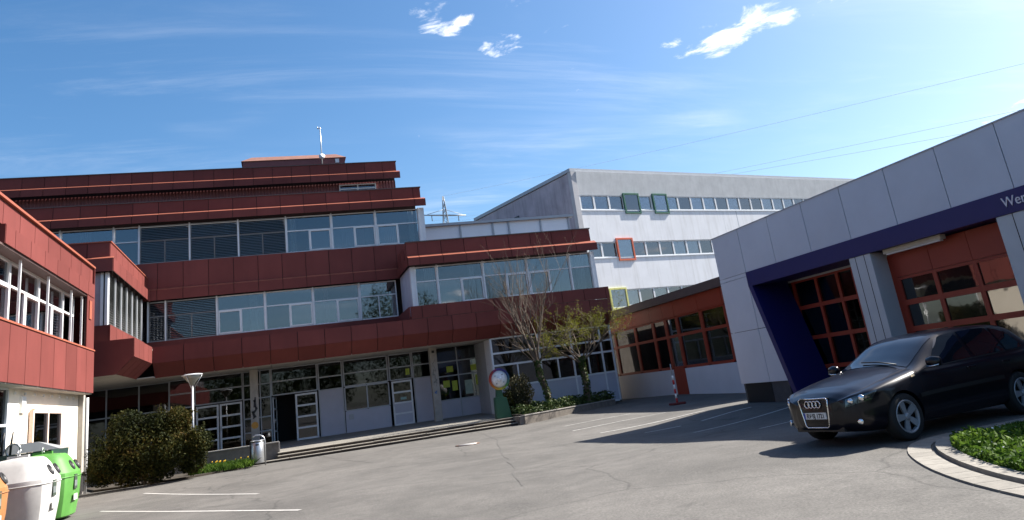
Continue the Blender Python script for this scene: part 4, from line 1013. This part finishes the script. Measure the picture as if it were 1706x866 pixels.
def surf(x, s, side=1, o=0.0):
    _, zb, wm, zl, wl, zt, wt = st_at(x)
    C = [(0, zb), (wm*.72, zb), (wm*.95, zb+.07), (wm, zb+(zl-zb)*.45), (wm*.992, zl-.09), (wl, zl), ((wl+wt)/2+.018, (zl+zt-.05)/2+.01), (wt, zt-.055), (wt*.62, zt-.012), (0, zt)]
    y, z = crv(C, s)
    if o:
        y1, z1 = crv(C, min(s+.02, 8.999)); y0, z0 = crv(C, max(s-.02, 0)); dy, dz = y1-y0, z1-z0; l = math.hypot(dy, dz) or 1
        y += dz/l*o; z -= dy/l*o
    return Vector((x, side*max(y, 0), z))
SV = [0, .5, 1, 1.5, 2, 2.5, 3, 3.5, 4, 4.3, 4.6, 5, 5.3, 5.65, 6, 6.35, 6.7, 7, 7.35, 7.7, 8, 8.5, 9]
xs = []; 
for a, b in zip(XS, XS[1:]):
    for k in range(4): xs.append(a+(b-a)*k/4)
xs.append(XS[-1])
v, f = [], []; prof = [(s, 1) for s in SV]+[(s, -1) for s in SV[-2:0:-1]]; n_ = len(prof)
for x in xs:
    for s, sd_ in prof: v.append(surf(x, min(s, 8.999), sd_))
for i in range(len(xs)-1):
    for j in range(n_): f.append((i*n_+j, i*n_+(j+1) % n_, (i+1)*n_+(j+1) % n_, (i+1)*n_+j))
f += [tuple(range(n_)), tuple(reversed(range((len(xs)-1)*n_, len(xs)*n_)))]
body = mesh('body', v, f, paintm, car, True); fixn(body.data)
HX = (1.29, -1.29)
cut = []
for hx in HX:
    for s in (-1, 1):
        o = lathe('cutter', [(.355, -.22), (.355, .22)], paintm, None, 40, (hx, s*.86, .315)); o.rotation_euler = (R(90), 0, 0); cut.append(o)
bpy.context.view_layer.update()
bm_obj = bpy.data.objects.new('tmp_body', body.data); COL.objects.link(bm_obj)
for o in cut:
    md = bm_obj.modifiers.new('b', 'BOOLEAN'); md.operation = 'DIFFERENCE'; md.object = o; md.solver = 'EXACT'
bpy.context.view_layer.update()
nm = bpy.data.meshes.new_from_object(bm_obj.evaluated_get(bpy.context.evaluated_depsgraph_get()))
if len(nm.polygons) > 500: body.data = nm
bpy.data.objects.remove(bm_obj)
for o in cut: bpy.data.objects.remove(o)
for p in body.data.polygons: p.use_smooth = True
try: body.data.set_sharp_from_angle(angle=R(38))
except Exception: pass
def patch_(name, xf, s0, s1, side, m, o=.006, nx=14, ns=6, both=False):
    """surface patch; xf(t in 0..1, u) gives x"""
    v, f = [], []
    for i in range(nx+1):
        for j in range(ns+1):
            s = s0+(s1-s0)*j/ns; q = surf(xf(i/nx, j/ns), min(s, 8.999), side, o); v.append(q)
    w = ns+1
    for i in range(nx):
        for j in range(ns): f.append((i*w+j, i*w+j+1, (i+1)*w+j+1, (i+1)*w+j))
    o_ = mesh(name, v, f, m, car, True); return o_
L2 = lambda a, b: (lambda t, u: a+(b-a)*t)
# windscreen and rear window span both sides
def span(name, xa, xb, s0, m, o=.006):
    v, f = [], []; ss = [(s0+(9-s0)*j/8, 1) for j in range(9)]+[(9-(9-s0)*j/8, -1) for j in range(1, 9)]; w = len(ss); nx = 12
    for i in range(nx+1):
        for s, sd_ in ss:
            p = surf(xa+(xb-xa)*i/nx-.06*(1-abs(s-9)/(9-s0))*0, min(s, 8.999), sd_); v.append(p+Vector((.004 if xa > 0 else -.004, 0, o)))
    for i in range(nx):
        for j in range(w-1): f.append((i*w+j, i*w+j+1, (i+1)*w+j+1, (i+1)*w+j))
    return mesh(name, v, f, m, car, True)
span('windscreen', .80, .02, 7.05, cglass); span('rear_window', -1.55, -1.95, 7.1, cglass)
for sd_ in (1, -1):
    patch_('side_window', lambda t, u: (.62-.58*u)+((-.42)-(.62-.58*u))*t, 5.12, 6.86, sd_, cglass)
    patch_('side_window', L2(-.50, -1.22), 5.12, 6.86, sd_, cglass)
    patch_('quarter_window', lambda t, u: -1.28+((-1.72+.16*u)+1.28)*t, 5.15, 6.8, sd_, cglass, nx=8)
    patch_('side_strip', L2(.95, -.92), 3.15, 3.32, sd_, trim, .012)
    for x in (.86, -.46, -1.25): patch_('door_seam', L2(x+.004, x-.004), 2.2, 5.05, sd_, joint, .003, 1, 14)
    for x in (-.28, -1.08): bevel(box('door_handle', (x-.1, sd_*.872-.02, .80), (x+.1, sd_*.872+.02, .835), paintm, car), .01)
    patch_('side_indicator', L2(1.02, .94), 4.35, 4.6, sd_, mat('clear_lens', (.7, .55, .35), .1), .01, 2, 2)
    patch_('hood_seam', L2(1.95, .82), 6.9, 6.96, sd_, joint, .003, 20, 1)
    hl = patch_('headlight', lambda t, u: (2.075-.02*u)+((1.70+.10*(1-u))-(2.075-.02*u))*t, 4.0, 5.15, sd_, mat('headlight_lens', (.03, .035, .04), .03, 0, .05, 2, ior=1.9), .008, 8, 5)
    for x, r in ((2.02, .042), (1.92, .048)):
        p = surf(x, 4.55, sd_, .0); o = lathe('lamp_lens', [(r, -.0), (r*.85, .012), (r*.4, .02), (.004, .022)], chrome, hl, 16, p); o.rotation_euler = (0, R(90), R(30)*sd_)
    p = surf(1.97, 2.5, sd_); fg = lathe('fog_light', [(.04, -.02), (.04, .014), (.032, .02), (.004, .02)], chrome, car, 16, p+Vector((.02, 0, .0))); fg.rotation_euler = (0, R(90), R(25)*sd_)
    mv, mf = [], []
    me_ = lathe('mirror', [(.02, -.11), (.07, -.10), (.09, 0), (.07, .09), (.02, .11)], paintm, car, 16, (.60, sd_*.96, .985)); me_.rotation_euler = (R(90), 0, R(12)*sd_); me_.scale = (.75, .85, 1)
    tube('mirror_trim', [(.66, sd_*.87, .925), (.67, sd_*.97, .925), (.63, sd_*1.06, .94)], .010, chrome, me_ and car, 6)
    patch_('tail_light', L2(-1.88, -2.06), 4.3, 5.4, sd_, mat('red_lens', (.25, .01, .01), .1), .008, 6, 4)
    patch_('window_trim', L2(.72, -1.70), 5.0, 5.09, sd_, trim, .008, 20, 1)
# front face
GX = 2.148
chf = []
gp_ = [(-.29, .69), (.29, .69), (.225, .285), (-.225, .285)]
mesh('grille', [(GX-.03+.0, y, z) for y, z in gp_]+[(GX-.15, y, z) for y, z in gp_], [(0, 1, 2, 3), (0, 4, 5, 1), (1, 5, 6, 2), (2, 6, 7, 3), (3, 7, 4, 0)], trim, car); fixn(bpy.data.objects['grille'].data)
for k in range(7):
    z = .305+k*.054; hw = .225+(z-.285)/.405*.065-.015; box('grille_bar', (GX-.032, -hw, z), (GX-.018, hw, z+.012), blackm, car)
pts = []
def rc(a, b, t): return a+(b-a)*t
loop = []
for (a, b), (c, d) in zip(gp_, gp_[1:]+gp_[:1]):
    for t in (.06, .35, .65, .94): loop.append((GX-.02, rc(a, c, t), rc(b, d, t)))
loop.append(loop[0]); tube('grille_frame', loop, .011, chrome, car, 8)
for k in range(4):
    cy = -.108+k*.072; tube('emblem_ring', [(GX-.004, cy+.046*math.cos(a*.2618), .61+.046*math.sin(a*.2618)) for a in range(25)], .0085, chrome, car, 6)
plt = box('number_plate', (GX-.016, -.22, .405), (GX-.002, .22, .495), mat('plate_white', (.72, .72, .70), .4), car)
box('country_strip', (.0072, -.218, -.043), (.0092, -.186, .043), mat('plate_blue', (.01, .05, .4), .4), plt)
fc = bpy.data.curves.new('plate_text', 'FONT'); fc.body = 'RV·SJ 1721'; fc.size = .105; fc.offset = .0028; fc.align_x = 'CENTER'; fc.extrude = .001
to = bpy.data.objects.new('tmp', fc); COL.objects.link(to); bpy.context.view_layer.update()
me = bpy.data.meshes.new_from_object(to.evaluated_get(bpy.context.evaluated_depsgraph_get())); bpy.data.objects.remove(to)
me.materials.clear(); me.materials.append(blackm)
lt_ = link('plate_lettering', me, plt, (.0085, .015, -.030)); lt_.rotation_euler = (R(90), 0, R(90)); lt_.scale = (.74, .84, 1)
box('lower_intake', (2.0, -.46, .225), (2.10, .46, .285), trim, car)
box('rear_plate', (-2.135, -.26, .62), (-2.12, .26, .73), MATS['plate_white'], car)
tube('wiper', [(.83, .5, 1.0), (.74, .1, 1.055), (.70, -.25, 1.07)], .010, trim, car, 5)
for hx in HX:
    for s in (-1, 1):
        wl = bpy.data.objects.new('x', None)
        ty = lathe('wheel', [(.225, -.10), (.29, -.105), (.312, -.085), (.316, 0), (.312, .085), (.29, .105), (.225, .10)], rubber, car, 40, (hx, s*.775, .315), True, False); ty.rotation_euler = (R(-90)*s, 0, 0)
        lathe('rim', [(.223, .06), (.228, .098), (.215, .108), (.200, .095), (.195, .05)], alloy, ty, 40, (0, 0, 0), True, False)
        lathe('brake_disc', [(.195, .02), (.195, .03), (.02, .03)], trim, ty, 24)
        for k in range(5):
            a = k*2*math.pi/5; c_, s_ = math.cos(a), math.sin(a); v = []
            for rr_, w_, z_ in ((.03, .032, .085), (.20, .050, .098)):
                for q in (-1, 1):
                    for zz in (z_-.025, z_): v.append((rr_*c_-q*w_*s_, rr_*s_+q*w_*c_, zz))
            o = mesh('spoke', v, [(0, 1, 3, 2), (4, 6, 7, 5), (0, 4, 5, 1), (2, 3, 7, 6), (1, 5, 7, 3), (0, 2, 6, 4)], alloy, ty); fixn(o.data)
        lathe('hub_cap', [(.05, .07), (.045, .10), (.02, .105)], alloy, ty, 16)
        bpy.data.objects.remove(wl)
box('underbody', (-1.7, -.6, .20), (1.7, .6, .42), trim, car)
# cabin interior hints: seats seen through the screen are hidden by the dark tint
